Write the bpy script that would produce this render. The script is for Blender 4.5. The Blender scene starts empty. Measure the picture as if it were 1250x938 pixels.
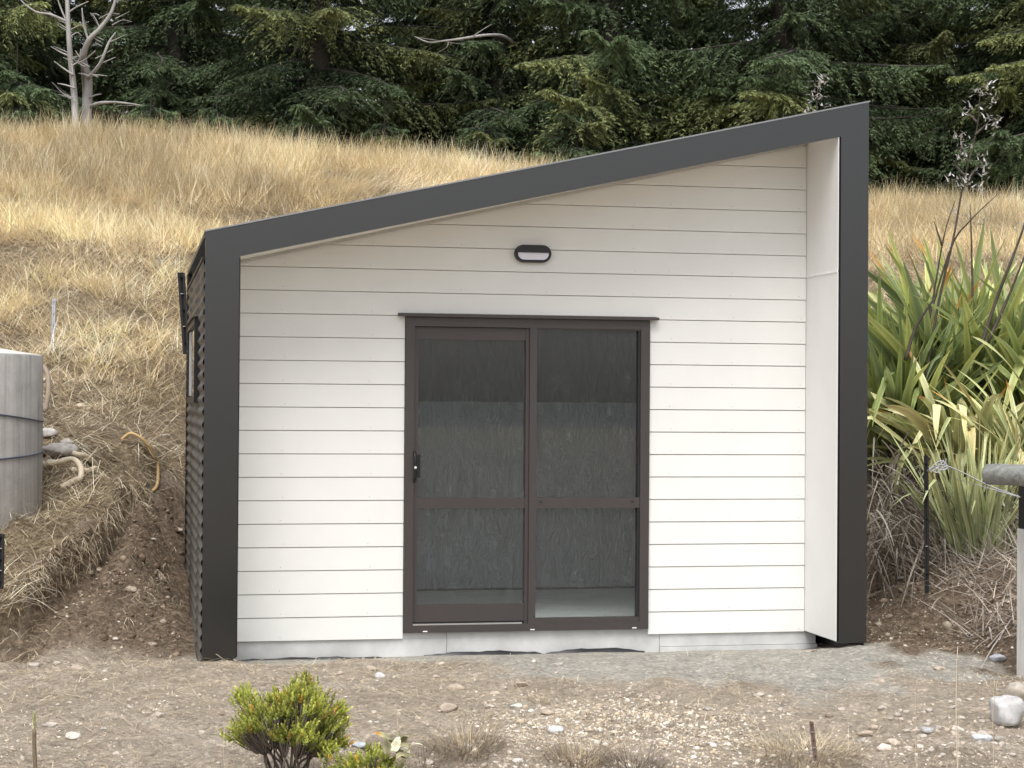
import bpy, bmesh, math, random
import numpy as np
from mathutils import Vector, Matrix
random.seed(7)
rng = np.random.default_rng(11)
scene = bpy.context.scene
col = scene.collection

# ------------------------------------------------------------------ camera
CAM = np.array([.1117, -12.2804, 1.5665]); YAW, PIT, ROL, FPX = .2014, .0108, .0072, 2268.9
_cy, _sy, _cp, _sp = math.cos(YAW), math.sin(YAW), math.cos(PIT), math.sin(PIT)
FW = np.array([_sy*_cp, _cy*_cp, _sp]); _r = np.array([_cy, -_sy, 0.]); _u = np.cross(_r, FW)
RT = _r*math.cos(ROL) + _u*math.sin(ROL); UP = -_r*math.sin(ROL) + _u*math.cos(ROL)
cd = bpy.data.cameras.new('camera'); co = bpy.data.objects.new('camera', cd); col.objects.link(co)
cd.sensor_width = 36; cd.lens = 36*FPX/1250; cd.clip_start = .1; cd.clip_end = 2000
co.matrix_world = Matrix(((RT[0], UP[0], -FW[0], CAM[0]), (RT[1], UP[1], -FW[1], CAM[1]), (RT[2], UP[2], -FW[2], CAM[2]), (0, 0, 0, 1)))
scene.camera = co
scene.render.resolution_x, scene.render.resolution_y = 1024, 768

def ray(x, y): return FW + RT*(x-625)/FPX - UP*(y-469)/FPX
def atD(x, y, d): return CAM + ray(x, y)*d          # a place seen at (x, y) of the photograph, d metres off
def onY(x, y, Y): d = ray(x, y); return CAM + d*(Y-CAM[1])/d[1]

# ------------------------------------------------------------------ world, sun, exposure
SUN_EL, SUN_AZ = math.radians(62), math.radians(200)     # azimuth clockwise from +Y: behind the camera, a little left
w = bpy.data.worlds.new('World'); scene.world = w; w.use_nodes = True
nt = w.node_tree; bg = nt.nodes['Background']
sky = nt.nodes.new('ShaderNodeTexSky'); sky.sky_type = 'NISHITA'; sky.sun_disc = False
sky.sun_elevation = SUN_EL; sky.sun_rotation = SUN_AZ; sky.air_density = 1.0; sky.dust_density = 3.0
bw = nt.nodes.new('ShaderNodeRGBToBW'); mx = nt.nodes.new('ShaderNodeMix'); mx.data_type = 'RGBA'
mx.inputs[0].default_value = .78                          # thin cloud: most of the blue is gone
nt.links.new(sky.outputs[0], bw.inputs[0]); nt.links.new(sky.outputs[0], mx.inputs[6]); nt.links.new(bw.outputs[0], mx.inputs[7])
nt.links.new(mx.outputs[2], bg.inputs[0]); bg.inputs[1].default_value = .15
sl = bpy.data.lights.new('sun', 'SUN'); sl.energy = 1.5; sl.angle = math.radians(35); sl.color = (1, .975, .94)
so = bpy.data.objects.new('sun', sl); col.objects.link(so)
sd = Vector((math.sin(SUN_AZ)*math.cos(SUN_EL), math.cos(SUN_AZ)*math.cos(SUN_EL), math.sin(SUN_EL)))
so.rotation_euler = sd.to_track_quat('Z', 'Y').to_euler()
vs = scene.view_settings; vs.view_transform = 'Standard'; vs.look = 'None'; vs.gamma = 1; vs.use_curve_mapping = False
vs.exposure = .76

# ------------------------------------------------------------------ node helpers
def newmat(name):
    m = bpy.data.materials.new(name); m.use_nodes = True
    return m, m.node_tree, m.node_tree.nodes['Principled BSDF']
def N(nt, t, **k):
    n = nt.nodes.new(t)
    for a, b in k.items(): setattr(n, a, b)
    return n
def L(nt, a, b): nt.links.new(a, b)
def noise(nt, scale, detail=5, rough=.6, coord='Object', sc=None, dist=0):
    tc = N(nt, 'ShaderNodeTexCoord'); n = N(nt, 'ShaderNodeTexNoise')
    n.inputs['Scale'].default_value = scale; n.inputs['Detail'].default_value = detail
    n.inputs['Roughness'].default_value = rough; n.inputs['Distortion'].default_value = dist
    if sc:
        mp = N(nt, 'ShaderNodeMapping'); mp.inputs['Scale'].default_value = sc
        L(nt, tc.outputs[coord], mp.inputs[0]); L(nt, mp.outputs[0], n.inputs[0])
    else: L(nt, tc.outputs[coord], n.inputs[0])
    return n.outputs[0]
def ramp(nt, fac, stops):
    r = N(nt, 'ShaderNodeValToRGB'); e = r.color_ramp.elements
    while len(e) < len(stops): e.new(.5)
    for i, (p, c) in enumerate(stops):
        e[i].position = p; e[i].color = (c[0], c[1], c[2], 1) if hasattr(c, '__len__') else (c, c, c, 1)
    L(nt, fac, r.inputs[0]); return r.outputs[0]
def mixc(nt, f, a, b, mode='MIX'):
    m = N(nt, 'ShaderNodeMix', data_type='RGBA', blend_type=mode)
    for s, v in ((0, f), (6, a), (7, b)):
        if hasattr(v, 'is_linked') or hasattr(v, 'links'): L(nt, v, m.inputs[s])
        elif s == 0: m.inputs[0].default_value = v
        else: m.inputs[s].default_value = (*v, 1)
    return m.outputs[2]
def bump(nt, b, h, strength, dist=.01):
    n = N(nt, 'ShaderNodeBump'); n.inputs['Strength'].default_value = strength; n.inputs['Distance'].default_value = dist
    L(nt, h, n.inputs['Height']); L(nt, n.outputs[0], b.inputs['Normal']); return n
def simple(name, c, rough=.6, var=.12, scale=6, bumps=.0, bscale=60, metal=0, sc=None, spec=.5, bdist=.004):
    m, t, b = newmat(name)
    f = noise(t, scale, sc=sc)
    lo = tuple(x*(1-var) for x in c); hi = tuple(min(1, x*(1+var)) for x in c)
    L(t, ramp(t, f, [(.3, lo), (.7, hi)]), b.inputs['Base Color'])
    b.inputs['Roughness'].default_value = rough; b.inputs['Metallic'].default_value = metal
    b.inputs['Specular IOR Level'].default_value = spec
    if bumps: bump(t, b, noise(t, bscale, 4, coord='Object'), bumps, bdist)
    return m
def vcol(name, rough=.8, trans=0., vary=.25, spec=.2):
    """takes the plant's own colour from its 'Col' attribute; a little light passes through the leaf"""
    m, t, b = newmat(name)
    a = N(t, 'ShaderNodeAttribute', attribute_name='Col')
    oi = N(t, 'ShaderNodeObjectInfo'); hs = N(t, 'ShaderNodeHueSaturation')
    mr = N(t, 'ShaderNodeMapRange'); mr.inputs[3].default_value = 1-vary; mr.inputs[4].default_value = 1+vary
    L(t, oi.outputs['Random'], mr.inputs[0]); L(t, mr.outputs[0], hs.inputs['Value']); L(t, a.outputs[0], hs.inputs['Color'])
    L(t, hs.outputs[0], b.inputs['Base Color']); b.inputs['Roughness'].default_value = rough
    b.inputs['Specular IOR Level'].default_value = spec
    if trans:
        out = t.nodes['Material Output']; tr = N(t, 'ShaderNodeBsdfTranslucent'); ms = N(t, 'ShaderNodeMixShader')
        L(t, hs.outputs[0], tr.inputs[0]); ms.inputs[0].default_value = trans
        L(t, b.outputs[0], ms.inputs[1]); L(t, tr.outputs[0], ms.inputs[2]); L(t, ms.outputs[0], out.inputs[0])
    return m

# ------------------------------------------------------------------ object helpers
def tag(o, label=None, cat=None, group=None, kind=None):
    if label: o['label'] = label
    if cat: o['category'] = cat
    if group: o['group'] = group
    if kind: o['kind'] = kind
    return o
def empty(name, loc=(0, 0, 0), label=None, cat=None, group=None):
    o = bpy.data.objects.new(name, None); col.objects.link(o); o.location = loc; o.empty_display_size = .1
    return tag(o, label, cat, group)
def link(name, me, m=None, parent=None):
    if m is not None:
        me.materials.clear(); me.materials.append(m)
    o = bpy.data.objects.new(name, me); col.objects.link(o)
    if parent is not None:
        o.parent = parent; o.matrix_parent_inverse = Matrix.Translation(-Vector(parent.location))
    return o
def mesh_np(name, V, Q, C=None, smooth=False):
    """numpy mesh: V (n,3), Q (m,3 or 4), C per-vertex colour"""
    me = bpy.data.meshes.new(name); n, m, k = len(V), len(Q), Q.shape[1]
    me.vertices.add(n); me.vertices.foreach_set('co', np.ascontiguousarray(V, np.float32).ravel())
    me.loops.add(m*k); me.loops.foreach_set('vertex_index', np.ascontiguousarray(Q, np.int32).ravel())
    me.polygons.add(m); me.polygons.foreach_set('loop_start', np.arange(0, m*k, k, dtype=np.int32))
    if smooth: me.polygons.foreach_set('use_smooth', np.ones(m, bool))
    me.update(calc_edges=True)
    if C is not None:
        at = me.color_attributes.new('Col', 'FLOAT_COLOR', 'POINT')
        c4 = np.ones((n, 4), np.float32); c4[:, :3] = C; at.data.foreach_set('color', c4.ravel())
    return me
def bmo(name, bm, m, parent=None, smooth=False, bevel=0):
    if bevel:
        bmesh.ops.bevel(bm, geom=[e for e in bm.edges if e.calc_face_angle(0) > .6], offset=bevel, segments=1, affect='EDGES')
    bmesh.ops.recalc_face_normals(bm, faces=bm.faces)
    me = bpy.data.meshes.new(name); bm.to_mesh(me); bm.free()
    if smooth:
        for p in me.polygons: p.use_smooth = True
    return link(name, me, m, parent)
def abox(bm, x0, x1, y0, y1, z0, z1):
    v = [bm.verts.new(p) for p in ((x0, y0, z0), (x1, y0, z0), (x1, y1, z0), (x0, y1, z0), (x0, y0, z1), (x1, y0, z1), (x1, y1, z1), (x0, y1, z1))]
    for f in ((0, 1, 2, 3), (4, 5, 6, 7), (0, 1, 5, 4), (1, 2, 6, 5), (2, 3, 7, 6), (3, 0, 4, 7)): bm.faces.new([v[i] for i in f])
def box(name, m, parent, x0, x1, y0, y1, z0, z1, bevel=0):
    bm = bmesh.new(); abox(bm, x0, x1, y0, y1, z0, z1); return bmo(name, bm, m, parent, bevel=bevel)
def aprism(bm, pts, y0, y1, axis='y'):
    """polygon in X/Z pulled along Y (or in Y/Z pulled along X)"""
    mk = (lambda a, b, t: (a, t, b)) if axis == 'y' else (lambda a, b, t: (t, a, b))
    A = [bm.verts.new(mk(a, b, y0)) for a, b in pts]; B = [bm.verts.new(mk(a, b, y1)) for a, b in pts]
    bm.faces.new(A); bm.faces.new(B[::-1])
    for i in range(len(pts)): bm.faces.new((A[i], A[(i+1) % len(pts)], B[(i+1) % len(pts)], B[i]))
def prism(name, m, parent, pts, y0, y1, axis='y', bevel=0):
    bm = bmesh.new(); aprism(bm, pts, y0, y1, axis); return bmo(name, bm, m, parent, bevel=bevel)
def tube_np(pts, rad, k=8, cap=True):
    P = np.array(pts, float); R = np.broadcast_to(np.array(rad, float), (len(P),))
    T = np.gradient(P, axis=0); T /= np.linalg.norm(T, axis=1)[:, None]+1e-9
    ref = np.array([.31, .22, .93]) if abs(T[0][2]) < .9 else np.array([1., .1, 0])
    V = []
    for p, t, r_ in zip(P, T, R):
        a = np.cross(t, ref); a /= np.linalg.norm(a); b = np.cross(t, a)
        an = np.arange(k)*2*math.pi/k
        V.append(p + r_*(np.cos(an)[:, None]*a + np.sin(an)[:, None]*b))
    V = np.concatenate(V); Q = []
    for i in range(len(P)-1):
        for j in range(k): Q.append((i*k+j, i*k+(j+1) % k, (i+1)*k+(j+1) % k, (i+1)*k+j))
    if cap:
        n = len(V); V = np.vstack([V, P[:1], P[-1:]]); e = (len(P)-1)*k
        for j in range(0, k, 2):
            Q.append((n, (j+2) % k, j+1, j)); Q.append((n+1, e+j, e+j+1, e+(j+2) % k))
    return V, np.array(Q)
def join(parts):
    o = 0; VV = []; QQ = []
    for V, Q in parts: VV.append(V); QQ.append(Q+o); o += len(V)
    return np.concatenate(VV), np.concatenate(QQ)
def spline(pts, n=8):
    P = np.array(pts, float); P = np.vstack([2*P[0]-P[1], P, 2*P[-1]-P[-2]]); out = []
    for i in range(1, len(P)-2):
        for t in np.linspace(0, 1, n, endpoint=False):
            a, b, c, d = P[i-1:i+3]
            out.append(.5*((2*b)+(c-a)*t+(2*a-5*b+4*c-d)*t*t+(3*b-a-3*c+d)*t**3))
    out.append(P[-2]); return np.array(out)

# ------------------------------------------------------------------ numpy noise
_perm = np.random.default_rng(3).random((256, 256))
def vnoise(x, y):
    xi = np.floor(x).astype(int); yi = np.floor(y).astype(int); fx = x-xi; fy = y-yi
    fx = fx*fx*(3-2*fx); fy = fy*fy*(3-2*fy); g = lambda a, b: _perm[a & 255, b & 255]
    return (g(xi, yi)*(1-fx)+g(xi+1, yi)*fx)*(1-fy) + (g(xi, yi+1)*(1-fx)+g(xi+1, yi+1)*fx)*fy
def fbm(x, y, o=4):
    s = 0; a = .5; t = 0
    for i in range(o): s = s + a*vnoise(x*2**i+17.3*i, y*2**i+5.1*i); t += a; a *= .5
    return s/t - .5
def smooth(a, b, x): t = np.clip((x-a)/(b-a), 0, 1); return t*t*(3-2*t)

# ------------------------------------------------------------------ terrain
ctrl = []
for x, lst in {
    -60: [(700, 12.7), (640, 13.4), (600, 14.0), (500, 15.9), (430, 17.4), (350, 19.5), (256, 23.3), (174, 28)],
    0:   [(805, 12.0), (740, 12.5), (690, 12.9), (640, 13.4), (600, 14.1), (500, 15.9), (430, 17.4), (350, 19.5), (256, 23.3), (176, 28)],
    100: [(810, 11.9), (750, 12.6), (700, 13.1), (645, 13.5), (615, 13.8), (560, 14.9), (480, 16.5), (400, 18.3), (300, 21.3), (214, 25.8), (178, 28)],
    170: [(805, 12.1), (745, 12.9), (690, 13.6), (640, 14.0), (600, 14.5), (540, 15.5), (440, 17.6), (330, 20.6)],
    225: [(800, 12.4), (750, 13.4), (725, 14.6), (690, 15.2), (620, 15.7), (540, 16.6), (420, 18.4), (300, 21.6), (216, 26), (187, 28)],
    350: [(238, 25), (198, 28.3)], 500: [(232, 26), (212, 28.5)], 640: [(229, 28.5)], 800: [(242, 28.5)], 950: [(254, 28.5)],
    1080: [(788, 12.9), (760, 13.6), (730, 14.4), (650, 15.4), (560, 16.6), (460, 18.2), (355, 21.4), (292, 25.5), (264, 28.5)],
    1150: [(800, 12.9), (760, 13.1), (720, 13.5), (670, 14.1), (600, 15.1), (500, 17), (355, 21.4), (267, 28.5)],
    1245: [(835, 12.1), (790, 12.4), (740, 12.9), (690, 13.5), (600, 14.8), (500, 16.7), (355, 21.4), (269, 28.5)],
    1400: [(820, 12.1), (740, 12.9), (690, 13.5), (600, 14.8), (500, 16.7), (355, 21.4), (271, 28.5)]}.items():
    for v, d in lst: ctrl.append(atD(x, v, d))
for x in (-3.5, -1.5, 0, 1, 2.2, 3.4, 4.6, 5.6, 8, 10):
    ctrl += [(x, -1.6, -.10), (x, -2.6, -.17), (x, -3.6, -.33), (x, -5, -.75), (x, -8, -1.2)]
ctrl += [(4.95, -.6, -.035), (4.8, -.45, -.05), (.5, -.65, -.05), (5.2, -.5, -.04)]
for x in (.6, 1.6, 2.6, 3.6, 4.7): ctrl += [(x, -.75, -.05), (x, -.1, -.12), (x, 1.5, -.12), (x, 3.2, -.12)]
for x in (.2, 5.2): ctrl += [(x, 3.0, -.04 if x < 1 else .1), (x, .4, -.08)]
for x in (1.2, 2.8, 4.4): ctrl += [(x, 4.6, .9), (x, 7, 1.9), (x, 11, 3.5)]
for x in (-14, -7, 0, 6, 12, 19, 26): ctrl += [(x, 21, 4.95-.05*x), (x, 27, 4.9-.05*x)]
for x in (-14, -9): ctrl += [(x, 0, .9), (x, 8, 3.6), (x, 14, 5.6), (x, -6, -.5)]
for x in (18, 25): ctrl += [(x, -1, 0), (x, 6, 2.2), (x, 13, 4.6), (x, -6, -.8)]
CT = np.array([tuple(c) for c in ctrl]); CX, CZ = CT[:, :2], CT[:, 2]
_D = np.linalg.norm(CX[:, None]-CX[None], axis=2); n_ = len(CX)
_A = np.zeros((n_+3, n_+3)); _A[:n_, :n_] = _D - .03*np.eye(n_); _A[:n_, n_:n_+2] = CX; _A[:n_, n_+2] = 1; _A[n_:, :n_] = _A[:n_, n_:].T
_W = np.linalg.solve(_A, np.concatenate([CZ, np.zeros(3)]))
def hbase(X, Y):
    X = np.atleast_1d(np.asarray(X, float)); Y = np.atleast_1d(np.asarray(Y, float)); out = np.empty(len(X))
    Xc = np.clip(X, -14, 26); Yc = np.clip(Y, -8, 27)
    for i in range(0, len(X), 20000):
        s = slice(i, i+20000)
        out[s] = np.sqrt((Xc[s, None]-CX[:, 0])**2+(Yc[s, None]-CX[:, 1])**2)@_W[:n_] + Xc[s]*_W[n_] + Yc[s]*_W[n_+1] + _W[n_+2]
    far = np.maximum(0, Y-40)
    return out + .13*far + 3*fbm(X/60, Y/60, 2)*smooth(30, 80, Y)
def inshed(X, Y, m=0.): return (X > .5-m) & (X < 4.96+m) & (Y > -.5-m) & (Y < 3.0+m)
def _hit(x, y):
    d = np.linspace(11, 25, 300); P = CAM + ray(x, y)[None]*d[:, None]; i = np.argmax(P[:, 2] < hbase(P[:, 0], P[:, 1])); return P[i][:2]
_bw = np.array([_hit(x, y) for x, y in ((-60, 790), (0, 775), (40, 730), (75, 690), (120, 655), (150, 625), (185, 612), (226, 600))])
_bw = _bw[np.argsort(_bw[:, 0])]; BWX, BWY = _bw[:, 0], _bw[:, 1]
def zones(X, Y):
    """dirt, mortar, red dirt weights; the rest is grassed"""
    n1 = fbm(X*.9, Y*.9, 4); n2 = fbm(X*2.7+9, Y*2.7, 3)
    dl = np.sqrt(((X+.15)/1.15)**2 + ((Y-1.0)/2.0)**2)                     # scraped bowl left of the shed
    bowl = smooth(.25, -.15, Y - np.interp(X, BWX, BWY) + n1*.9 + n2*.35)*smooth(.9, .6, X)
    mats = smooth(.05, .22, fbm(X*1.5+31, Y*1.9+4, 3)+.28*smooth(-.3, -1.2, X)); bowl = bowl*(1-.85*mats*smooth(-.1, -.5, X))
    front = smooth(.35, -.1, Y + n1*.9 + n2*.3 - .25*smooth(.5, -2, X))
    dr = np.sqrt(((X-5.45)/.85)**2 + ((Y-.5)/2.3)**2)
    right = smooth(1.15, .9, dr+n1*.6)
    dirt = np.clip(front+bowl+right+inshed(X, Y, .04), 0, 1)
    mort = smooth(-.1, .55, .98-np.sqrt(((X-3.95)/2.3)**2+((Y+.95)/1.35)**2)+n1*1.1+n2*.9)*.85
    mort = np.maximum(mort, smooth(-.62, -.5, Y+n2*.3)*smooth(.5, .0, Y)*smooth(.2, .5, X)*smooth(5.1, 4.7, X)*.8)
    mort = mort*smooth(-2.9, -2.2, Y)
    red = np.clip(right*1.1 + .85*bowl*smooth(-.5, .3, Y+n1) + .45*smooth(-2.9, -3.5, Y+n1*1.5+n2), 0, 1)*(1-mort)
    return dirt, np.clip(mort, 0, 1), red
def H(X, Y):
    X = np.atleast_1d(np.asarray(X, float)); Y = np.atleast_1d(np.asarray(Y, float))
    z = hbase(X, Y); d, mo, r_ = zones(X, Y)
    near = smooth(9, 3, np.abs(Y)); ins = smooth(.0, .35, np.maximum(np.maximum(.75-X, X-4.75), np.maximum(-.35-Y, Y-3.0)))
    z = z + (fbm(X*.8, Y*.8, 3)*.16*(1-.75*d) + fbm(X*3.1, Y*3.1, 4)*(.10-.055*mo)*near*(.35+.65*ins))*np.maximum(ins, .25)
    f = Y-np.interp(X, BWX, BWY)+fbm(X*1.6, Y*1.6, 3)*.5+fbm(X*6, Y*6, 2)*.12; lw = smooth(.45, .1, X)*smooth(-2.2, -1.4, X)
    z = z + lw*(.10*smooth(-.06, .06, f)*smooth(.9, .1, f) - .17*smooth(.05, -.05, f)*smooth(-.85, -.1, f))
    z = z + .09*lw*smooth(.05, .3, f)*fbm(X*3.3, Y*3.3, 3)*2 + .11*lw*smooth(0, .22, fbm(X*1.5+31, Y*1.9+4, 3)+.28*smooth(-.3, -1.2, X))*smooth(0, -.3, f)*smooth(.3, .8, Y)
    g = np.abs(fbm(X*6, Y*6, 3)); z = z + (.5-g)*(.02+.07*r_)*near*(1-.5*mo)*np.maximum(ins, .1)
    z = z + fbm(X*13, Y*13, 2)*.034*near*(1-.5*mo)*np.maximum(ins, .3)
    return z
def ground_at(x, y, d0=8., d1=60.):
    d = np.linspace(d0, d1, 700); P = CAM + ray(x, y)[None]*d[:, None]; h = H(P[:, 0], P[:, 1])
    i = np.argmax(P[:, 2] < h)
    return P[i]*.5+P[i-1]*.5 if i else P[0]

xs = np.unique(np.concatenate([np.linspace(-260, -16, 16), np.linspace(-16, -3, 60), np.linspace(-3, 8.2, 270), np.linspace(8.2, 18, 50), np.linspace(18, 300, 18)]))
ys = np.unique(np.concatenate([np.linspace(-200, -14, 10), np.linspace(-14, -4.6, 20), np.linspace(-4.6, 3.6, 200), np.linspace(3.6, 9, 70), np.linspace(9, 24, 90), np.linspace(24, 50, 20), np.linspace(50, 420, 22)]))
GX, GY = np.meshgrid(xs, ys); gx, gy = GX.ravel(), GY.ravel(); gz = H(gx, gy)
nx, ny = len(xs), len(ys); idx = np.arange(nx*ny).reshape(ny, nx)
Q = np.stack([idx[:-1, :-1], idx[:-1, 1:], idx[1:, 1:], idx[1:, :-1]], -1).reshape(-1, 4)
zd, zm, zr = zones(gx, gy)
gme = mesh_np('ground', np.stack([gx, gy, gz], 1), Q, np.stack([zd, zm, zr], 1), smooth=True)
m, t, b = newmat('ground_soil')
at = N(t, 'ShaderNodeAttribute', attribute_name='Col'); sp = N(t, 'ShaderNodeSeparateColor'); L(t, at.outputs[0], sp.inputs[0])
n1, n2, n3 = noise(t, 1.6, 8), noise(t, 22, 6, .7), noise(t, 90, 4, .7)
grass = ramp(t, n2, [(.3, (.17, .125, .08)), (.55, (.36, .285, .19)), (.75, (.56, .47, .33))])  # darkest tones paint in the shadows within the thatch
soil = ramp(t, n1, [(.3, (.50, .41, .315)), (.5, (.66, .555, .44)), (.7, (.77, .67, .55))])
soil = mixc(t, .4, soil, ramp(t, n3, [(.35, (.30, .23, .165)), (.65, (.80, .69, .56))]))
redc = ramp(t, n2, [(.3, (.11, .08, .055)), (.5, (.28, .21, .148)), (.75, (.46, .365, .275))])
mort = ramp(t, n1, [(.3, (.60, .565, .49)), (.7, (.74, .70, .62))])
mort = mixc(t, .35, mort, ramp(t, n3, [(.35, (.44, .41, .355)), (.7, (.8, .76, .68))]))
vo = N(t, 'ShaderNodeTexVoronoi'); vo.inputs['Scale'].default_value = 48; tcv = N(t, 'ShaderNodeTexCoord'); L(t, tcv.outputs['Object'], vo.inputs[0])
vs_ = N(t, 'ShaderNodeSeparateColor'); L(t, vo.outputs['Color'], vs_.inputs[0]); grit = ramp(t, vs_.outputs[0], [(.0, .62), (.35, .9), (.8, 1.05), (.93, 1.4)])
n4 = noise(t, 6.5, 6, .7)
def edge(out, k=.35):
    a = N(t, 'ShaderNodeMath', operation='ADD'); L(t, out, a.inputs[0])
    s = N(t, 'ShaderNodeMath', operation='MULTIPLY_ADD'); L(t, n2, s.inputs[0]); s.inputs[1].default_value = k*2; s.inputs[2].default_value = -k
    L(t, s.outputs[0], a.inputs[1]); a.use_clamp = True; return ramp(t, a.outputs[0], [(.3, 0.), (.7, 1.)])
c = mixc(t, edge(sp.outputs[0]), grass, soil)
c = mixc(t, edge(sp.outputs[2]), c, redc)
c = mixc(t, edge(sp.outputs[1]), c, mort)
c = mixc(t, .75, c, mixc(t, 1., c, grit, 'MULTIPLY')); c = mixc(t, .8, c, mixc(t, 1., c, ramp(t, n4, [(.35, .80), (.65, 1.2)]), 'MULTIPLY'))
L(t, c, b.inputs['Base Color']); b.inputs['Roughness'].default_value = .95; b.inputs['Specular IOR Level'].default_value = .15
ad = N(t, 'ShaderNodeMath', operation='ADD'); L(t, n2, ad.inputs[0]); L(t, n3, ad.inputs[1]); bump(t, b, ad.outputs[0], 1., .045)
ground = link('ground', gme, m); tag(ground, 'bare dirt apron and dry grassy hillside around the shed', kind='structure')

# ------------------------------------------------------------------ shed
white = simple('white_painted_board', (.785, .785, .755), .55, .02, 3, .05, 220, bdist=.001)
white2 = simple('white_return_panel', (.80, .79, .775), .5, .03, 2)
grey = simple('dark_grey_coated_steel', (.0105, .0108, .0112), .24, .05, 2, spec=.5); grey.node_tree.nodes['Principled BSDF'].inputs['IOR'].default_value = 1.75
corr = simple('corrugated_steel', (.10, .092, .082), .45, .1, 3, spec=.6)
bronze = simple('bronze_aluminium', (.048, .039, .037), .40, .05, 4, spec=.6)
conc = simple('footing_concrete', (.55, .55, .54), .85, .22, 3, .35, 60)
black = simple('black_plastic', (.008, .008, .009), .4, .1)
chrome = simple('bare_metal', (.7, .7, .7), .3, .05, metal=1)
XL, XR, YF = .547, 4.918, -.603
SL = (3.601-2.624)/(4.913-.558)
def roofz(x): return 2.624+SL*(x-.558)
def fasz(x): return roofz(x)-.193
shed = empty('garden_shed', (2.73, 1.2, -.1), 'white weatherboard shed with dark grey framed monopitch roof and glass sliding door', 'shed')
# weatherboards: cut by the rake of the soffit and by the doorway
B = .1537; Z0 = .0
def soffz(x): return fasz(x)+.012+.008*(x-.75)
def invs(z): return (z-(2.624-SL*.558-.193+.012-.006))/(SL+.008)
def board(x0, x1, k, notch=False):
    z0, z1 = Z0+k*B, Z0+(k+1)*B-.0032
    zz = [min(z1, soffz(x)-.004) for x in (x0, x1)]
    if zz[1] < z0+.01: return
    if zz[0] < z0+.004:                                    # left end meets the soffit
        x0 = invs(z0+.008); zz[0] = z0+.004
    xs_ = [x0]
    if zz[0] < z1 < soffz(x1)-.004: xs_.append(invs(z1+.004))
    xs_.append(x1); bm = bmesh.new(); rows = []; zb = z0
    if notch: xs_ = [x0, DX0-.0515, DX0-.051, DX1+.0535, DX1+.054, x1]
    for x in xs_:
        z0 = DZ1+.024 if notch and DX0-.0512 < x < DX1+.0538 else zb
        zt = min(z1, soffz(x)-.004); f = (zt-z0)/(z1-z0)
        prof = [(.010, z0), (-.0135, z0), (-.0165, z0+.003), (-.0165+.0045*f, max(zt-.002, z0+.0032)), (-.0145+.0045*f, zt), (.010, zt)]
        rows.append([bm.verts.new((x, p, q)) for p, q in prof])
    for a, b_ in zip(rows[:-1], rows[1:]):
        for i in range(6): bm.faces.new((a[i], a[(i+1) % 6], b_[(i+1) % 6], b_[i]))
    bm.faces.new(rows[0]); bm.faces.new(rows[-1][::-1])
    bmo('weatherboard', bm, white, shed)
DX0, DX1, DZ0, DZ1 = 1.889, 3.573, .040, 2.143
for k in range(22):
    z0, z1 = Z0+k*B, Z0+(k+1)*B
    if z0 < DZ1+.022 and z1 > DZ0:
        if z1 > DZ1+.03:                                    # the board notched over the flashing
            board(.77, 4.7, k, True)
        else: board(.77, DX0-.003, k); board(DX1+.003, 4.7, k)
    else: board(.77, 4.7, k)
# sheathing wall behind the boards, either side of and above the door
bm = bmesh.new(); wy0, wy1 = .012, .10
aprism(bm, [(.76, 0), (DX0, 0), (DX0, soffz(DX0)), (.76, soffz(.76))], wy0, wy1)
aprism(bm, [(DX0, DZ1), (DX1, DZ1), (DX1, soffz(DX1)), (DX0, soffz(DX0))], wy0, wy1)
aprism(bm, [(DX1, 0), (4.703, 0), (4.703, soffz(4.703)), (DX1, soffz(DX1))], wy0, wy1)
wrap_dark = simple('dark_building_wrap', (.055, .05, .048), .6, .2, 3)
bmo('wall_framing', bm, simple('wall_sheathing', (.25, .24, .22), .8), shed)
# nail heads on the boards
bm = bmesh.new()
for k in range(22):
    for x in (1.08, 1.66, 2.26, 2.86, 3.46, 3.72, 4.16, 4.66):
        z = Z0+k*B+.022
        if DX0-.04 < x < DX1+.04 and z < DZ1+.05: continue
        if z > soffz(x)-.05: continue
        x += random.uniform(-.012, .012)
        bmesh.ops.create_icosphere(bm, subdivisions=1, radius=.0034, matrix=Matrix.Translation((x, -.0163, z))@Matrix.Diagonal((1, .35, 1, 1)))
tag(bmo('nail_head', bm, simple('nail_filler', (.46, .44, .40), .7), shed), kind='stuff')
# fascia: two upright faces and the raking face, folded sheet 40 mm deep with dark inner flange
def mitre(x): return fasz(x)
prism('left_fascia', grey, shed, [(XL, -.027), (.757, -.027), (.757, mitre(.757)), (XL, roofz(XL))], YF, YF+.04, bevel=.002)
prism('right_fascia', grey, shed, [(4.722, -.006), (XR, -.006), (XR, roofz(XR)), (4.722, mitre(4.722))], YF, YF+.04, bevel=.002)
prism('roof_fascia', grey, shed, [(XL+.0015, roofz(XL)-.0015), (.757, mitre(.757)), (4.722, mitre(4.722)), (XR-.0015, roofz(XR)-.0015)], YF-.0015, YF+.04, bevel=.002)
prism('roof_capping', simple('capping_highlight', (.22, .225, .23), .35, .05, spec=.8), shed, [(XL-.006, roofz(XL)), (XR+.006, roofz(XR)), (XR+.006, roofz(XR)+.010), (XL-.006, roofz(XL)+.010)], YF-.006, YF+.12)  # thin capping; its paler colour paints the highlight on the flashing edge
box('inner_flange', black, shed, 4.708, 4.7215, YF+.012, YF+.05, .0, fasz(4.71)-.004)
box('inner_flange', black, shed, .7575, .765, YF+.012, YF+.05, -.02, fasz(.76)-.004)
prism('soffit', simple('cream_soffit', (.82, .81, .75), .6, .03), shed, [(.757, soffz(.757)), (4.7215, soffz(4.7215)), (4.7215, soffz(4.7215)+.012), (.757, soffz(.757)+.012)], YF+.041, .011)
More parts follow.
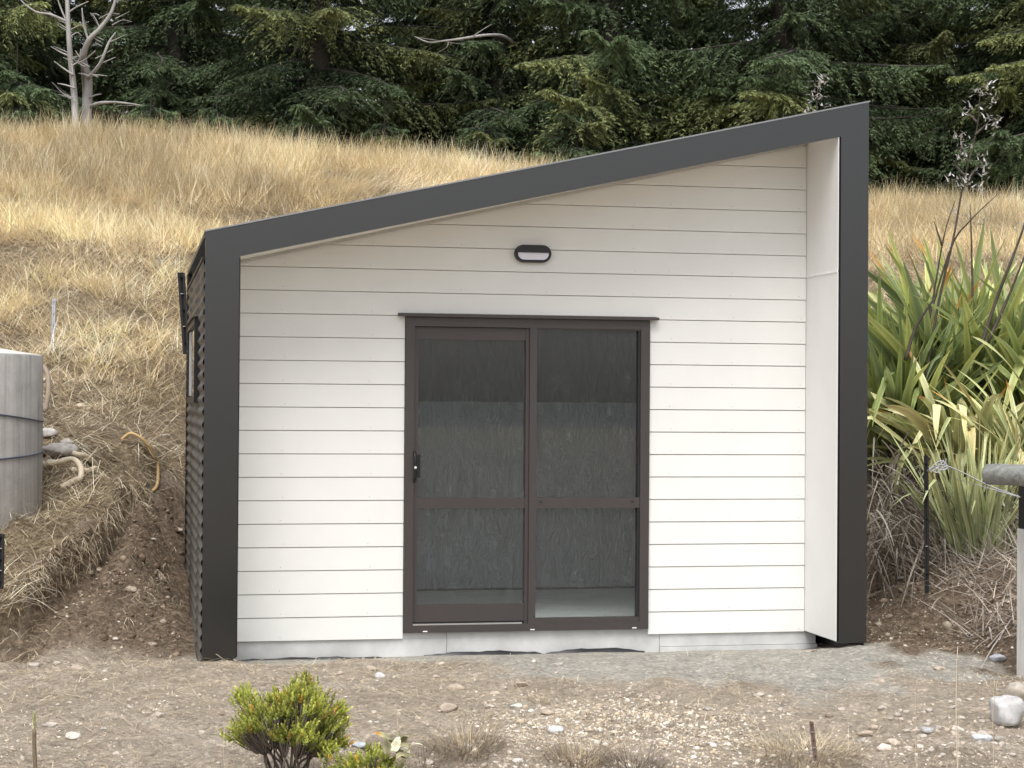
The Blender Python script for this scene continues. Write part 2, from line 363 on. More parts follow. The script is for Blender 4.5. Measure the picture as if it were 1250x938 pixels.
prism('soffit_trim', simple('shaded_trim', (.5, .49, .46), .6), shed, [(.77, soffz(.77)-.020), (4.70, soffz(4.70)-.020), (4.70, soffz(4.70)-.001), (.77, soffz(.77)-.001)], -.034, -.018)
# returns
SJ = 2.462
for z0, z1 in ((.007, SJ), (SJ+.014, soffz(4.703)-.002)): box('return_panel', white2, shed, 4.703, 4.7075, YF, .05, z0, z1)
box('panel_joint_strip', simple('white_jointer', (.85, .85, .85), .4), shed, 4.6985, 4.7065, YF+.002, -.018, SJ-.001, SJ+.015)
box('return_panel', white2, shed, .757, .7615, YF+.052, .01, .0, fasz(.76))
# corrugated side walls, horizontal corrugations
def corrwall(name, x, sgn, y0, y1, z0, ztop, hole=None):
    def seg(ya, yb, za, zb):
        nz = max(2, int((zb-za)/.0095)); zz = np.linspace(za, zb, nz); off = sgn*.0075*np.sin(zz*2*math.pi/.078)
        V = np.concatenate([np.stack([x+off, np.full(nz, y), zz], 1) for y in (ya, yb)])
        Qs = np.array([(i, i+1, nz+i+1, nz+i) for i in range(nz-1)]); return V, Qs
    parts = [seg(y0, y1, z0, ztop)] if not hole else [seg(y0, hole[0], z0, ztop), seg(hole[1], y1, z0, ztop), seg(hole[0], hole[1], z0, hole[2]), seg(hole[0], hole[1], hole[3], ztop)]
    V, Qs = join(parts); o = link(name, mesh_np(name, V, Qs, smooth=True), corr, shed)
    sm = o.modifiers.new('s', 'SOLIDIFY'); sm.thickness = .002; return o
YB = 2.85
WY0, WY1, WZ0, WZ1 = .35, 1.85, 1.60, 2.09
corrwall('corrugated_side_wall', XL-.004, -1, YF+.042, YB, -.12, roofz(XL)-.17, (WY0, WY1, WZ0, WZ1))
corrwall('corrugated_side_wall', XR+.004, 1, YF+.042, YB, -.12, roofz(XR)-.1)
bm = bmesh.new(); aprism(bm, [(XL, -.12), (XR, -.12), (XR, roofz(XR)-.06), (XL, roofz(XL)-.06)], YB, YB+.02); bmo('rear_wall', bm, corr, shed)
box('corner_flashing', black, shed, XL-.014, XL+.03, YB-.02, YB+.02, -.12, roofz(XL)-.03)
box('gutter_shadow_strip', black, shed, XL-.018, XL+.02, YF+.045, YB, roofz(XL)-.168, roofz(XL)-.150)  # black strip for the gutter and the shadow painted under the barge
# side window
wf = bmesh.new(); xo = XL-.034
abox(wf, xo, XL+.02, WY0-.04, WY0, WZ0-.04, WZ1+.04); abox(wf, xo, XL+.02, WY1, WY1+.04, WZ0-.04, WZ1+.04)
abox(wf, xo, XL+.02, WY0, WY1, WZ0-.04, WZ0); abox(wf, xo, XL+.02, WY0, WY1, WZ1, WZ1+.04)
win = bmo('side_window', wf, black, shed)
box('window_frame', simple('pale_window_sash', (.45, .44, .42), .5), win, xo+.012, xo+.03, WY1-.28, WY1-.02, WZ0+.01, WZ1-.01).parent = win
bmx = bmesh.new(); aprism(bmx, [(XL-.002, WZ1+.045), (xo-.02, WZ1+.036), (xo-.02, WZ1+.041), (XL-.002, WZ1+.052)], WY0-.06, WY1+.06); bmo('window_hood', bmx, black, shed)

# glass: clear, reflecting, with a film of dust and smears; streaks also paint the wrap's wrinkle highlights
def glassmat(name, dusty, glint_streak):
    m, t, b = newmat(name); out = t.nodes['Material Output']; t.nodes.remove(b)
    tr = N(t, 'ShaderNodeBsdfTransparent'); tr.inputs[0].default_value = (.95, .97, .965, 1); gl = N(t, 'ShaderNodeBsdfGlossy'); gl.inputs['Roughness'].default_value = .03
    lw = N(t, 'ShaderNodeLayerWeight'); lw.inputs[0].default_value = .5; pw = N(t, 'ShaderNodeMath', operation='POWER'); pw.inputs[1].default_value = 5; L(t, lw.outputs['Facing'], pw.inputs[0])
    fr = N(t, 'ShaderNodeMath', operation='MULTIPLY_ADD'); fr.inputs[1].default_value = .9; fr.inputs[2].default_value = .035; L(t, pw.outputs[0], fr.inputs[0]); df = N(t, 'ShaderNodeBsdfDiffuse'); df.inputs[0].default_value = (.62, .64, .64, 1)
    m1 = N(t, 'ShaderNodeMixShader'); L(t, fr.outputs[0], m1.inputs[0]); L(t, tr.outputs[0], m1.inputs[1]); L(t, gl.outputs[0], m1.inputs[2])
    a = noise(t, 9, 6, .75, sc=(1.6, 1, .55), dist=1.2); s = noise(t, 22, 6, .75, sc=(1.5, 1, .5), dist=2.2)
    r1 = ramp(t, a, [(.35, 0.), (.75, 1.)]); r2 = ramp(t, s, [(.55, 0.), (.72, 1.)])
    mu = N(t, 'ShaderNodeMath', operation='MULTIPLY'); L(t, r1, mu.inputs[0]); L(t, r2, mu.inputs[1])
    ma = N(t, 'ShaderNodeMath', operation='MULTIPLY_ADD'); L(t, mu.outputs[0], ma.inputs[0]); ma.inputs[1].default_value = glint_streak
    mb = N(t, 'ShaderNodeMath', operation='MULTIPLY_ADD'); L(t, r1, mb.inputs[0]); mb.inputs[1].default_value = dusty*.8; mb.inputs[2].default_value = dusty
    L(t, mb.outputs[0], ma.inputs[2])
    m2 = N(t, 'ShaderNodeMixShader'); L(t, ma.outputs[0], m2.inputs[0]); L(t, m1.outputs[0], m2.inputs[1]); L(t, df.outputs[0], m2.inputs[2])
    L(t, m2.outputs[0], out.inputs[0]); return m
glass = glassmat('dusty_door_glass', .012, .20)
box('pane', glassmat('window_glass', .06, .1), win, xo+.018, xo+.022, WY0, WY1, WZ0, WZ1).parent = win
# sliding door
door = bmesh.new()
FY0, FY1 = -.034, .09
JL, JR = DX0+.060, DX1-.064
abox(door, DX0, JL, FY0, FY1, DZ0, DZ1); abox(door, JR, DX1, FY0, FY1, DZ0, DZ1)
abox(door, JL, JR, FY0+.001, FY1, DZ1-.062, DZ1); abox(door, JL, JR, FY0+.001, FY1, DZ0, DZ0+.050)
dr = bmo('sliding_door', door, bronze, shed, bevel=.002)
XM0, XM1 = 2.712, 2.785
def fixp(o): o.parent = dr; o.matrix_parent_inverse = Matrix(); return o
def dpart(name, m, x0, x1, y0, y1, z0, z1, bevel=0.0015): return fixp(box(name, m, None, x0, x1, y0, y1, z0, z1, bevel))
dpart('interlock_stile', bronze, XM0+.024, XM1, FY0+.004, .06, DZ0+.05, DZ1-.062)
dpart('interlock_stile', bronze, XM0, XM0+.0235, FY0+.022, .06, DZ0+.05, DZ1-.062)
# sliding leaf (set back)
LY0, LY1 = -.004, .034
dpart('leaf_stile', bronze, JL, JL+.032, LY0, LY1, .105, DZ1-.064)
dpart('leaf_top_rail', bronze, JL+.032, XM0, LY0, LY1, 1.995, DZ1-.066)
dpart('leaf_mid_rail', bronze, JL+.032, XM0, LY0, LY1, .866, .934)
dpart('leaf_bottom_rail', bronze, JL+.032, XM0, LY0, LY1, .108, .222)
dpart('fixed_mid_rail', bronze, XM1, JR, FY0+.008, .03, .866, .936)
dpart('fixed_bottom_bead', bronze, XM1, JR, FY0+.010, .03, DZ0+.05, DZ0+.083)
dpart('fixed_top_bead', bronze, XM1, JR, FY0+.010, .03, 2.072, DZ1-.062)
dpart('fixed_side_bead', simple('black_glazing_rubber', (.012, .012, .013), .5), JR-.016, JR, FY0+.012, .03, DZ0+.083, 2.072)
dpart('pane', glass, JL+.03, XM0, .010, .015, .22, .868, 0); dpart('pane', glass, JL+.03, XM0, .010, .015, .932, 1.997, 0)
dpart('pane', glass, XM1, JR-.01, .002, .007, DZ0+.08, .868, 0); dpart('pane', glass, XM1, JR-.01, .002, .007, .934, 2.075, 0)
dpart('sill_track', chrome, JL+.002, XM0-.02, FY0+.003, FY0+.010, DZ0+.050, DZ0+.060, 0)
for x in (DX0+.13, DX0+.86, DX0+1.57): dpart('drain_cap', simple('white_drain_cap', (.8, .8, .8), .4), x, x+.03, FY0-.004, FY0+.002, DZ0+.006, DZ0+.013, 0)
for x in (XM1+.02, JR-.06): dpart('drain_cap', black, x, x+.022, FY0+.005, FY0+.009, .905, .912, 0)
dpart('sill_shadow_channel', black, JL+.001, XM0-.002, FY0+.03, LY0+.03, DZ0+.045, .107, 0)
# handle: backplate, lever and lock
hz = 1.145
bm = bmesh.new(); pts = spline([(JL+.004, FY0-.002, hz+.10), (JL+.004, FY0-.028, hz+.07), (JL+.006, FY0-.034, hz), (JL+.004, FY0-.028, hz-.07), (JL+.004, FY0-.002, hz-.10)], 6)
V, Qs = tube_np(pts, .009, 8); h_ = link('door_handle', mesh_np('door_handle', V, Qs, smooth=True), black); fixp(h_)
dpart('handle_backplate', black, JL+.020, JL+.046, LY0-.012, LY0, hz-.075, hz+.08, .003)
bm = bmesh.new(); bmesh.ops.create_uvsphere(bm, u_segments=12, v_segments=8, radius=.009, matrix=Matrix.Translation((JL+.006, FY0-.042, hz-.005))); lk = bmo('lock_cylinder', bm, simple('lock_metal', (.8, .8, .8), .3)); fixp(lk)
# head flashing
bm = bmesh.new(); aprism(bm, [(-.064, DZ1+.001), (-.064, DZ1+.012), (.0, DZ1+.0225), (.0, DZ1+.0155)], 1.836, 3.628, axis='x'); bmo('head_flashing', bm, bronze, shed)
prism('head_flashing', bronze, shed, [(1.836, DZ1+.001), (3.628, DZ1+.001), (3.628, DZ1+.020), (1.836, DZ1+.020)], -.068, -.0645)
# footing with shuttering joints
def strip(x0, x1, y0, y1, z0, z1): return box('concrete_footing', conc, shed, x0, x1, y0, y1, z0, z1, .004)
strip(.775, 2.185, .0, .12, -.30, -.003); strip(2.188, 3.66, .0005, .12, -.30, .038); 
box('door_sill_packer', conc, shed, DX0, 2.185, .0004, .12, -.002, .038)
strip(3.663, 4.79, .0, .12, -.085, -.003); strip(3.663, 4.80, -.008, .12, -.30, -.088)
box('floor_slab', simple('pale_slab', (.78, .80, .79), .6, .1, 4, .1), shed, .78, 4.69, .121, YB-.02, -.05, .03)
# interior lining
wrapm, t, b = newmat('silver_building_wrap'); b.inputs['Base Color'].default_value = (.76, .79, .83, 1); b.inputs['Roughness'].default_value = .30; b.inputs['Metallic'].default_value = .15
bump(t, b, noise(t, 7, 6, .65, sc=(2.2, 1, .9), dist=1.8), .9, .11)
dk, t, b = newmat('dark_roofing_underlay'); b.inputs['Base Color'].default_value = (.12, .112, .105, 1); b.inputs['Roughness'].default_value = .55
bump(t, b, noise(t, 5, 4, .6, sc=(2, 1, .5), dist=1), .5, .05)
YI = YB-.03
box('lower_wall_wrap', wrapm, shed, .70, 4.78, YI-.014, YI, .031, 1.585)
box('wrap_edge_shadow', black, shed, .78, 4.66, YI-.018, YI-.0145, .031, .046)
prism('upper_wall_wrap', dk, shed, [(.70, 1.5), (4.78, 1.5), (4.78, roofz(4.78)-.12), (.70, roofz(.70)-.12)], YI-.004, YI+.004)
for x0 in (.77, 4.66):
    top_ = soffz(x0)-.1
    for ya, yb, za, zb in ([(.101, WY0, .031, top_), (WY1, YI-.02, .031, top_), (WY0, WY1, .031, WZ0), (WY0, WY1, WZ1, top_)] if x0 < 1 else [(.101, YI-.02, .031, top_)]):
        box('side_wall_wrap', wrapm, shed, x0, x0+.03, ya, yb, za, zb)
prism('ceiling_underlay', wrapm, shed, [(XL+.03, roofz(XL+.03)-.11), (XR-.03, roofz(XR-.03)-.11), (XR-.03, roofz(XR-.03)-.10), (XL+.03, roofz(XL+.03)-.10)], YF+.045, YB-.002)
prism('roof', corr, shed, [(XL-.01, roofz(XL-.01)-.035), (XR+.01, roofz(XR+.01)-.035), (XR+.01, roofz(XR+.01)-.005), (XL-.01, roofz(XL-.01)-.005)], YF+.045, YB+.08)
# black damp-proof sheet poking out at the foot of the footing
def dpm(x0, x1, z, amp):
    n = int((x1-x0)/.05)+2; x = np.linspace(x0, x1, n); tt = np.linspace(0, 1, n)
    top = z-.012+amp*.75*np.sin(tt*math.pi)**.6 + .003*np.sin(x*23) + .002*np.sin(x*57)
    ya = -.018-.01*np.sin(x*9)
    V = np.concatenate([np.stack([x, ya, np.full(n, z-.09)], 1), np.stack([x, ya-.006, top], 1), np.stack([x, ya*0-.001, top-.004], 1)])
    Qs = np.array([(i, i+1, n+i+1, n+i) for i in range(n-1)]+[(n+i, n+i+1, 2*n+i+1, 2*n+i) for i in range(n-1)])
    link('damp_proof_sheet', mesh_np('damp_proof_sheet', V, Qs), black, shed)
dpm(.80, 1.75, -.105, .012); dpm(2.03, 2.83, -.10, .03); dpm(2.86, 3.55, -.10, .035)

# wall lamp
lamp = empty('bulkhead_light', (2.748, -.02, 2.581), 'black oval bulkhead light with half hood, fixed above the sliding door', 'wall light')
def stadium(cx, cz, wd, ht, n=10):
    r_ = ht/2; p = []
    for s, a0 in ((1, -90), (-1, 90)):
        for i in range(n+1):
            a = math.radians(a0+180*i/n); p.append((cx+s*(wd/2-r_)+r_*math.cos(a), cz+r_*math.sin(a)))
    return p
prism('housing', black, lamp, stadium(2.748, 2.581, .25, .118), -.055, -.014, bevel=.004)
prism('diffuser', simple('frosted_diffuser', (.78, .78, .86), .35, .02), lamp, stadium(2.748, 2.581, .212, .084), -.062, -.0555)
hood = [p for p in stadium(2.748, 2.581, .242, .110, 16) if p[1] >= 2.588]; hood = sorted(set(hood), key=lambda p: p[0])
hood = [(hood[0][0], 2.587)]+hood+[(hood[-1][0], 2.587)]
prism('hood', black, lamp, hood, -.074, -.0552, bevel=.002)

# ------------------------------------------------------------------ blades: grass, straw, needles, all as real faces
def ribbons(base, length, width, az, lean, droop, colr, seg=3, taper=True, fold=0, tipcol=None):
    """base (n,3); az = compass direction of the lean; lean = angle from upright; droop = added bend to the tip"""
    n = len(base); V = np.zeros((n, (seg+1)*2, 3)); p = base.copy(); d = np.stack([np.cos(az), np.sin(az)], 1)
    tw = rng.uniform(-1.2, 1.2, n); side = np.stack([-np.sin(az+tw), np.cos(az+tw), np.zeros(n)], 1)
    for i in range(seg+1):
        f = i/seg; wd = width*((1-f)**.8*.9+.1 if taper else 1)*.5
        V[:, 2*i] = p-side*wd[:, None]; V[:, 2*i+1] = p+side*wd[:, None]
        a = lean+droop*(f+.5/seg); st = length/seg
        p = p+np.concatenate([d*(np.sin(a)*st)[:, None], (np.cos(a)*st)[:, None]], 1)
    k = (seg+1)*2; b0 = (np.arange(n)*k)[:, None, None]
    q = np.array([[2*i, 2*i+1, 2*i+3, 2*i+2] for i in range(seg)])[None]
    C = np.repeat(colr[:, None], k, 1)
    if tipcol is not None:
        f = np.repeat(np.linspace(0, 1, seg+1), 2)[None, :, None]; C = C*(1-f)+tipcol[:, None]*f
    return V.reshape(-1, 3), (b0+q).reshape(-1, 4), C.reshape(-1, 3)
def stack(parts):
    o = 0; a, b_, c = [], [], []
    for V, Qs, C in parts: a.append(V); b_.append(Qs+o); c.append(C); o += len(V)
    return np.concatenate(a), np.concatenate(b_), np.concatenate(c)
def pal(n, cols, p=None, v=.18):
    cols = np.array(cols); i = rng.choice(len(cols), n, p=p)
    return np.clip(cols[i]*(1+rng.uniform(-v, v, (n, 1))), 0, 1)
strawmat = vcol('dry_straw', .75, .25, .0)
def seen(X, Y, Z, m=60, xr=(0, 1250), yr=(0, 938)):
    P = np.stack([X, Y, Z], 1)-CAM; z = P@FW; x = 625+FPX*(P@RT)/z; y = 469-FPX*(P@UP)/z
    return (z > 1) & (x > xr[0]-m) & (x < xr[1]+m) & (y > yr[0]-m) & (y < yr[1]+m)
STR = [(.74, .63, .43), (.66, .54, .35), (.56, .46, .31), (.82, .73, .55), (.46, .37, .26)]
GOLD = [(.80, .66, .41), (.74, .59, .34), (.85, .74, .52), (.64, .51, .30)]
THATCH = [(.64, .53, .365), (.54, .44, .30), (.72, .62, .45), (.38, .30, .205), (.80, .72, .56)]

def tufts(nt, X, Y, nb, spread, L0, W0, lean0, droop0, palette, seg=3, dirbias=None, lv=.35):
    """nt tufts, each a fan of nb blades with one shared colour cast and a shared sweep"""
    n = nt*nb; ti = np.repeat(np.arange(nt), nb); r_ = np.sqrt(rng.random(n))*spread; a = rng.uniform(0, 2*np.pi, n)
    bx, by = X[ti]+r_*np.cos(a), Y[ti]+r_*np.sin(a)
    sweep = rng.uniform(0, 2*np.pi, nt) if dirbias is None else dirbias+rng.normal(0, .7, nt)
    az = np.where(rng.random(n) < .55, a+rng.normal(0, .5, n), sweep[ti]+rng.normal(0, .45, n))
    sc = rng.uniform(.4, 1.35, nt)[ti]; Ln = L0*sc*rng.uniform(1-lv, 1+lv, n)
    c = pal(nt, palette, v=.28)[ti]*(1+rng.uniform(-.22, .22, (n, 1)))
    lod = smooth(-.03, .17, fbm(X*.6+40, Y*.85+7, 3))[ti]; tone = (1+.95*fbm(X*.35+7, Y*.5+2, 3)+.75*fbm(X*1.7+3, Y*2.1+8, 3))[ti]
    c = c*tone[:, None]; c = c*(1-.25*lod[:, None])+np.array([.72, .66, .56])*.25*lod[:, None]; az = np.where(lod > .5, 5.2+2*fbm(X*.5, Y*.5, 2)[ti]*4+rng.normal(0, .5, n), az)
    lean0 = lean0+.75*lod; droop0 = droop0+.4*lod
    base = np.stack([bx, by, H(bx, by)-.015], 1)
    return ribbons(base, Ln, W0*rng.uniform(.7, 1.3, n), az, np.abs(lean0+rng.normal(0, .28, n)), rng.uniform(.3, 1., n)*droop0, np.clip(c, 0, 1), 2)
def area(n, x0, x1, y0, y1): return rng.uniform(x0, x1, n), rng.uniform(y0, y1, n)
# slope left, slope right and the strip seen over the roof
def slope_pts(n):
    X, Y = area(n*4, -7, 18, .2, 17.5)
    d, _, _ = zones(X, Y); g = (rng.random(len(X)) > d*1.15) & ~inshed(X, Y, .35)
    Z = hbase(X, Y); g &= seen(X, Y, Z, 110)
    hid = (X > .75+.02*Y) & (X < 5.2+.35*Y) & (Y < 7.5)
    g &= ~hid
    return X[g][:n], Y[g][:n]
gold_w = lambda X, Y: smooth(-.25, .35, fbm(X*.22+3, Y*.3, 3)*1.6 + smooth(2.5, 9, Y)*.95 - .36 + .25*smooth(3, 6, X)*smooth(8, 10, Y))
X, Y = slope_pts(17000)
gw = gold_w(X, Y); k = rng.random(len(X)) < gw
parts = []
Xt, Yt = X[~k], Y[~k]; parts.append(tufts(len(Xt), Xt, Yt, 14, .13, .24, .0075, 1.12, .8, THATCH))
Xg, Yg = X[k], Y[k]; lowy = Yg < 9.5
parts.append(tufts(lowy.sum(), Xg[lowy], Yg[lowy], 15, .10, .32, .0075, .75, .9, STR+GOLD[:2]))
hi = ~lowy; parts.append(tufts(hi.sum(), Xg[hi], Yg[hi], 15, .10, .36, .0085, .45, .6, GOLD+STR[:2]))
V, Qs, C = stack(parts)
o = link('dry_grass', mesh_np('dry_grass', V, Qs, C), strawmat); tag(o, 'matted straw coloured grass covering the hillside behind the shed', 'grass', kind='stuff')
# the stand of upright golden grass along the crest
n = 9000; X = rng.uniform(-6, 17, n); Y = rng.uniform(12.2, 17.6, n); Z = hbase(X, Y)
g = seen(X, Y, Z, 60) & (rng.random(n) < .15+.85*smooth(-.12, .15, fbm(X*.7, Y*.9, 3)+.05)); X, Y = X[g], Y[g]
V, Qs, C = tufts(len(X), X, Y, 14, .13, .42, .0085, .22, .5, GOLD+[(.88, .78, .57), (.66, .54, .36)], seg=3)
o = link('tall_golden_grass', mesh_np('tall_golden_grass', V, Qs, C), strawmat); tag(o, 'tall upright golden grass along the crest in front of the trees', 'grass', kind='stuff')
# wiry lying stalks, longer, over thatch and dirt edge
n = 30000; X, Y = area(n, -5, 9, -.4, 9); d, _, _ = zones(X, Y); g = (rng.random(n) > .1+.88*d) & ~inshed(X, Y, .12) & seen(X, Y, hbase(X, Y), 40) & ~((X > .8) & (X < 5.6) & (Y > 3)); X, Y = X[g], Y[g]
base = np.stack([X, Y, H(X, Y)+rng.uniform(.0, .05, len(X))], 1)
V, Qs, C = ribbons(base, rng.uniform(.12, .42, len(X)), rng.uniform(.003, .006, len(X)), rng.uniform(0, 6.28, len(X)), rng.normal(1.35, .22, len(X)), rng.uniform(-.3, .5, len(X)), pal(len(X), THATCH+[(.72, .64, .5)]), 3, taper=False)
o = link('fallen_stalks', mesh_np('fallen_stalks', V, Qs, C), strawmat); tag(o, 'loose dead stalks lying over the lower bank', 'dead grass', kind='stuff')
# straw litter on the bare apron
n = 75000; X, Y = area(n, -2.4, 6.8, -4.6, 2.8); m_ = zones(X, Y)[1]; g = ~inshed(X, Y, .02) & (rng.random(n) > .25+.7*m_) & (rng.random(n) < .2+smooth(-.1, .3, fbm(X*1.3, Y*1.3, 3)+.1)+.5*smooth(2.2, 0, X)); X, Y = X[g], Y[g]
base = np.stack([X, Y, H(X, Y)+.004], 1)
V, Qs, C = ribbons(base, rng.uniform(.02, .13, len(X)), rng.uniform(.0018, .0036, len(X)), rng.uniform(0, 6.28, len(X)), rng.normal(1.42, .12, len(X)), rng.uniform(-.1, .3, len(X)), pal(len(X), THATCH+STR), 2, taper=False)
o = link('straw_litter', mesh_np('straw_litter', V, Qs, C), strawmat); tag(o, 'scraps of straw and twig littering the bare dirt', 'litter', kind='stuff')

# ------------------------------------------------------------------ gravel and stones
def ico(sub=1):
    bm = bmesh.new(); bmesh.ops.create_icosphere(bm, subdivisions=sub, radius=1); bm.verts.ensure_lookup_table()
    V = np.array([v.co[:] for v in bm.verts]); F = np.array([[v.index for v in f.verts] for f in bm.faces]); bm.free(); return V, F
def rotm(n):
    q = rng.normal(size=(n, 4)); q /= np.linalg.norm(q, axis=1)[:, None]; a, b_, c, d = q.T
    return np.stack([np.stack([1-2*(c*c+d*d), 2*(b_*c-a*d), 2*(b_*d+a*c)], 1), np.stack([2*(b_*c+a*d), 1-2*(b_*b_+d*d), 2*(c*d-a*b_)], 1), np.stack([2*(b_*d-a*c), 2*(c*d+a*b_), 1-2*(b_*b_+c*c)], 1)], 1)
I1, F1 = ico(1)
def pebbles(X, Y, size, cols, flat=.6, sink=.35):
    n = len(X); base = I1[None]*(1+rng.uniform(-.22, .22, (n, len(I1), 1)))*np.stack([rng.uniform(.8, 1.3, n), rng.uniform(.7, 1., n), rng.uniform(.45, .8, n)], 1)[:, None]
    Rm = rotm(n); az = rng.uniform(0, 6.28, n); Rz = np.zeros((n, 3, 3)); Rz[:, 0, 0] = np.cos(az); Rz[:, 0, 1] = -np.sin(az); Rz[:, 1, 0] = np.sin(az); Rz[:, 1, 1] = np.cos(az); Rz[:, 2, 2] = 1
    mixr = rng.random(n) < .6; Rm[mixr] = Rz[mixr]
    V = np.einsum('nij,nkj->nki', Rm, base)*size[:, None, None]*.5
    V += np.stack([X, Y, H(X, Y)+size*(.5*.6-sink)], 1)[:, None]
    Fs = (np.arange(n)*len(I1))[:, None, None]+F1[None]
    return V.reshape(-1, 3), Fs.reshape(-1, 3), np.repeat(cols, len(I1), 0)
m_st, t, b = newmat('stone'); a_ = N(t, 'ShaderNodeAttribute', attribute_name='Col'); nz = noise(t, 35, 5, .7)
L(t, mixc(t, .55, a_.outputs[0], mixc(t, 1., a_.outputs[0], ramp(t, nz, [(.3, .6), (.7, 1.25)]), 'MULTIPLY')), b.inputs['Base Color']); b.inputs['Roughness'].default_value = .85; b.inputs['Specular IOR Level'].default_value = .25; bump(t, b, nz, .4, .006)
PEB = [(.50, .43, .35), (.58, .52, .44), (.42, .35, .28), (.64, .60, .54), (.36, .30, .25), (.54, .46, .35)]
n = 26000; X, Y = area(n, -2.2, 7., -4.8, 1.6); nx2 = 14000; g0 = ground_at(760, 893); X = np.concatenate([X, rng.normal(g0[0], .55, nx2//2), rng.normal(ground_at(1130, 900)[0], .7, nx2//4)]); Y = np.concatenate([Y, rng.normal(g0[1], .45, nx2//2), rng.normal(ground_at(1130, 900)[1], .5, nx2//4)]); n = len(X)
P_ = ground_at(760, 893); dg = np.sqrt(((X-P_[0])/.75)**2+((Y-P_[1])/.75)**2)+fbm(X*2, Y*2, 2)*.5
w8 = .12+.9*smooth(.1, .35, fbm(X*.9+5, Y*.9, 3)+.12) + 1.2*smooth(1.1, .5, dg) + .6*smooth(-2.4, -3.4, Y)
zz = zones(X, Y); w8 = w8*(.2+.8*zz[0])*(1-.75*zz[1]); g = (rng.random(n) < w8*.7) & ~inshed(X, Y, .03); X, Y, dg = X[g], Y[g], dg[g]
size = np.clip(rng.lognormal(np.log(.0125), .5, len(X)), .006, .05)
cols = pal(len(X), PEB, [.28, .22, .2, .1, .1, .1]); gg = (dg < 1.0); cols[gg] = pal(gg.sum(), [(.56, .46, .33), (.64, .57, .46), (.44, .36, .27), (.68, .64, .57), (.36, .30, .24)])
V, Fs, C = pebbles(X, Y, size, cols)
o = link('gravel', mesh_np('gravel', V, Fs, C, smooth=True), m_st); tag(o, 'loose gravel and small clods scattered over the dirt in front of the shed', 'gravel', kind='stuff')
# soil clods on the cut banks
n = 9000; X, Y = area(n, -1.8, 7., -.6, 3.6); zz = zones(X, Y); g = (rng.random(n) < zz[2]*1.1) & ~inshed(X, Y, .06); X, Y = X[g], Y[g]
V, Fs, C = pebbles(X, Y, np.clip(rng.lognormal(np.log(.026), .5, len(X)), .012, .09), pal(len(X), [(.15, .105, .072), (.20, .145, .10), (.27, .205, .15), (.36, .30, .23)], [.4, .32, .2, .08]))
o = link('soil_clods', mesh_np('soil_clods', V, Fs, C, smooth=False), m_st); tag(o, 'crumbled brown soil clods on the freshly cut banks', 'soil', kind='stuff')

I3, F3 = ico(3)
def stone(px_, py_, wpx, colr, label=None, group=None, cat='stone', asp=(1, .8, .6), name='stone', p=None, seed=None, sub=I3, rough=.26, ang=.30, sink=.22):
    p = ground_at(px_, py_) if p is None else np.array(p); d = (p-CAM)@FW; s = wpx/FPX*d/2
    r0 = np.random.default_rng(seed if seed is not None else int(px_*7+py_)); off = r0.uniform(0, 90, 3)
    nn = fbm(sub[:, 0]*1.1+off[0]+sub[:, 2]*.7, sub[:, 1]*1.1+off[1]-sub[:, 2]*.6, 3)
    V = sub*(1+nn[:, None]*rough*3)
    if ang:
        for _ in range(7):                                  # flats, as on a broken face
            nv = r0.normal(size=3); nv /= np.linalg.norm(nv); dd = V@nv; V = V-np.maximum(dd-(1-ang), 0)[:, None]*nv
    a = r0.uniform(-.6, .6); V = V*np.array(asp)*s; V = V@np.array([[math.cos(a), math.sin(a), 0], [-math.sin(a), math.cos(a), 0], [0, 0, 1]])
    C = np.clip(np.array(colr)[None]*.84*(1+.7*fbm(sub[:, 0]*3+off[2], sub[:, 1]*3+sub[:, 2]*2, 3)[:, None]), 0, 1)
    o = link(name, mesh_np(name, V, F3, C, smooth=True), m_st); o.location = (p[0], p[1], H(p[0], p[1])[0]+s*asp[2]*(1-2*sink))
    tag(o, label, cat, group); return o
PA, GR, BL, TN, BR = (.56, .50, .43), (.46, .42, .37), (.50, .495, .50), (.52, .43, .345), (.34, .27, .21)
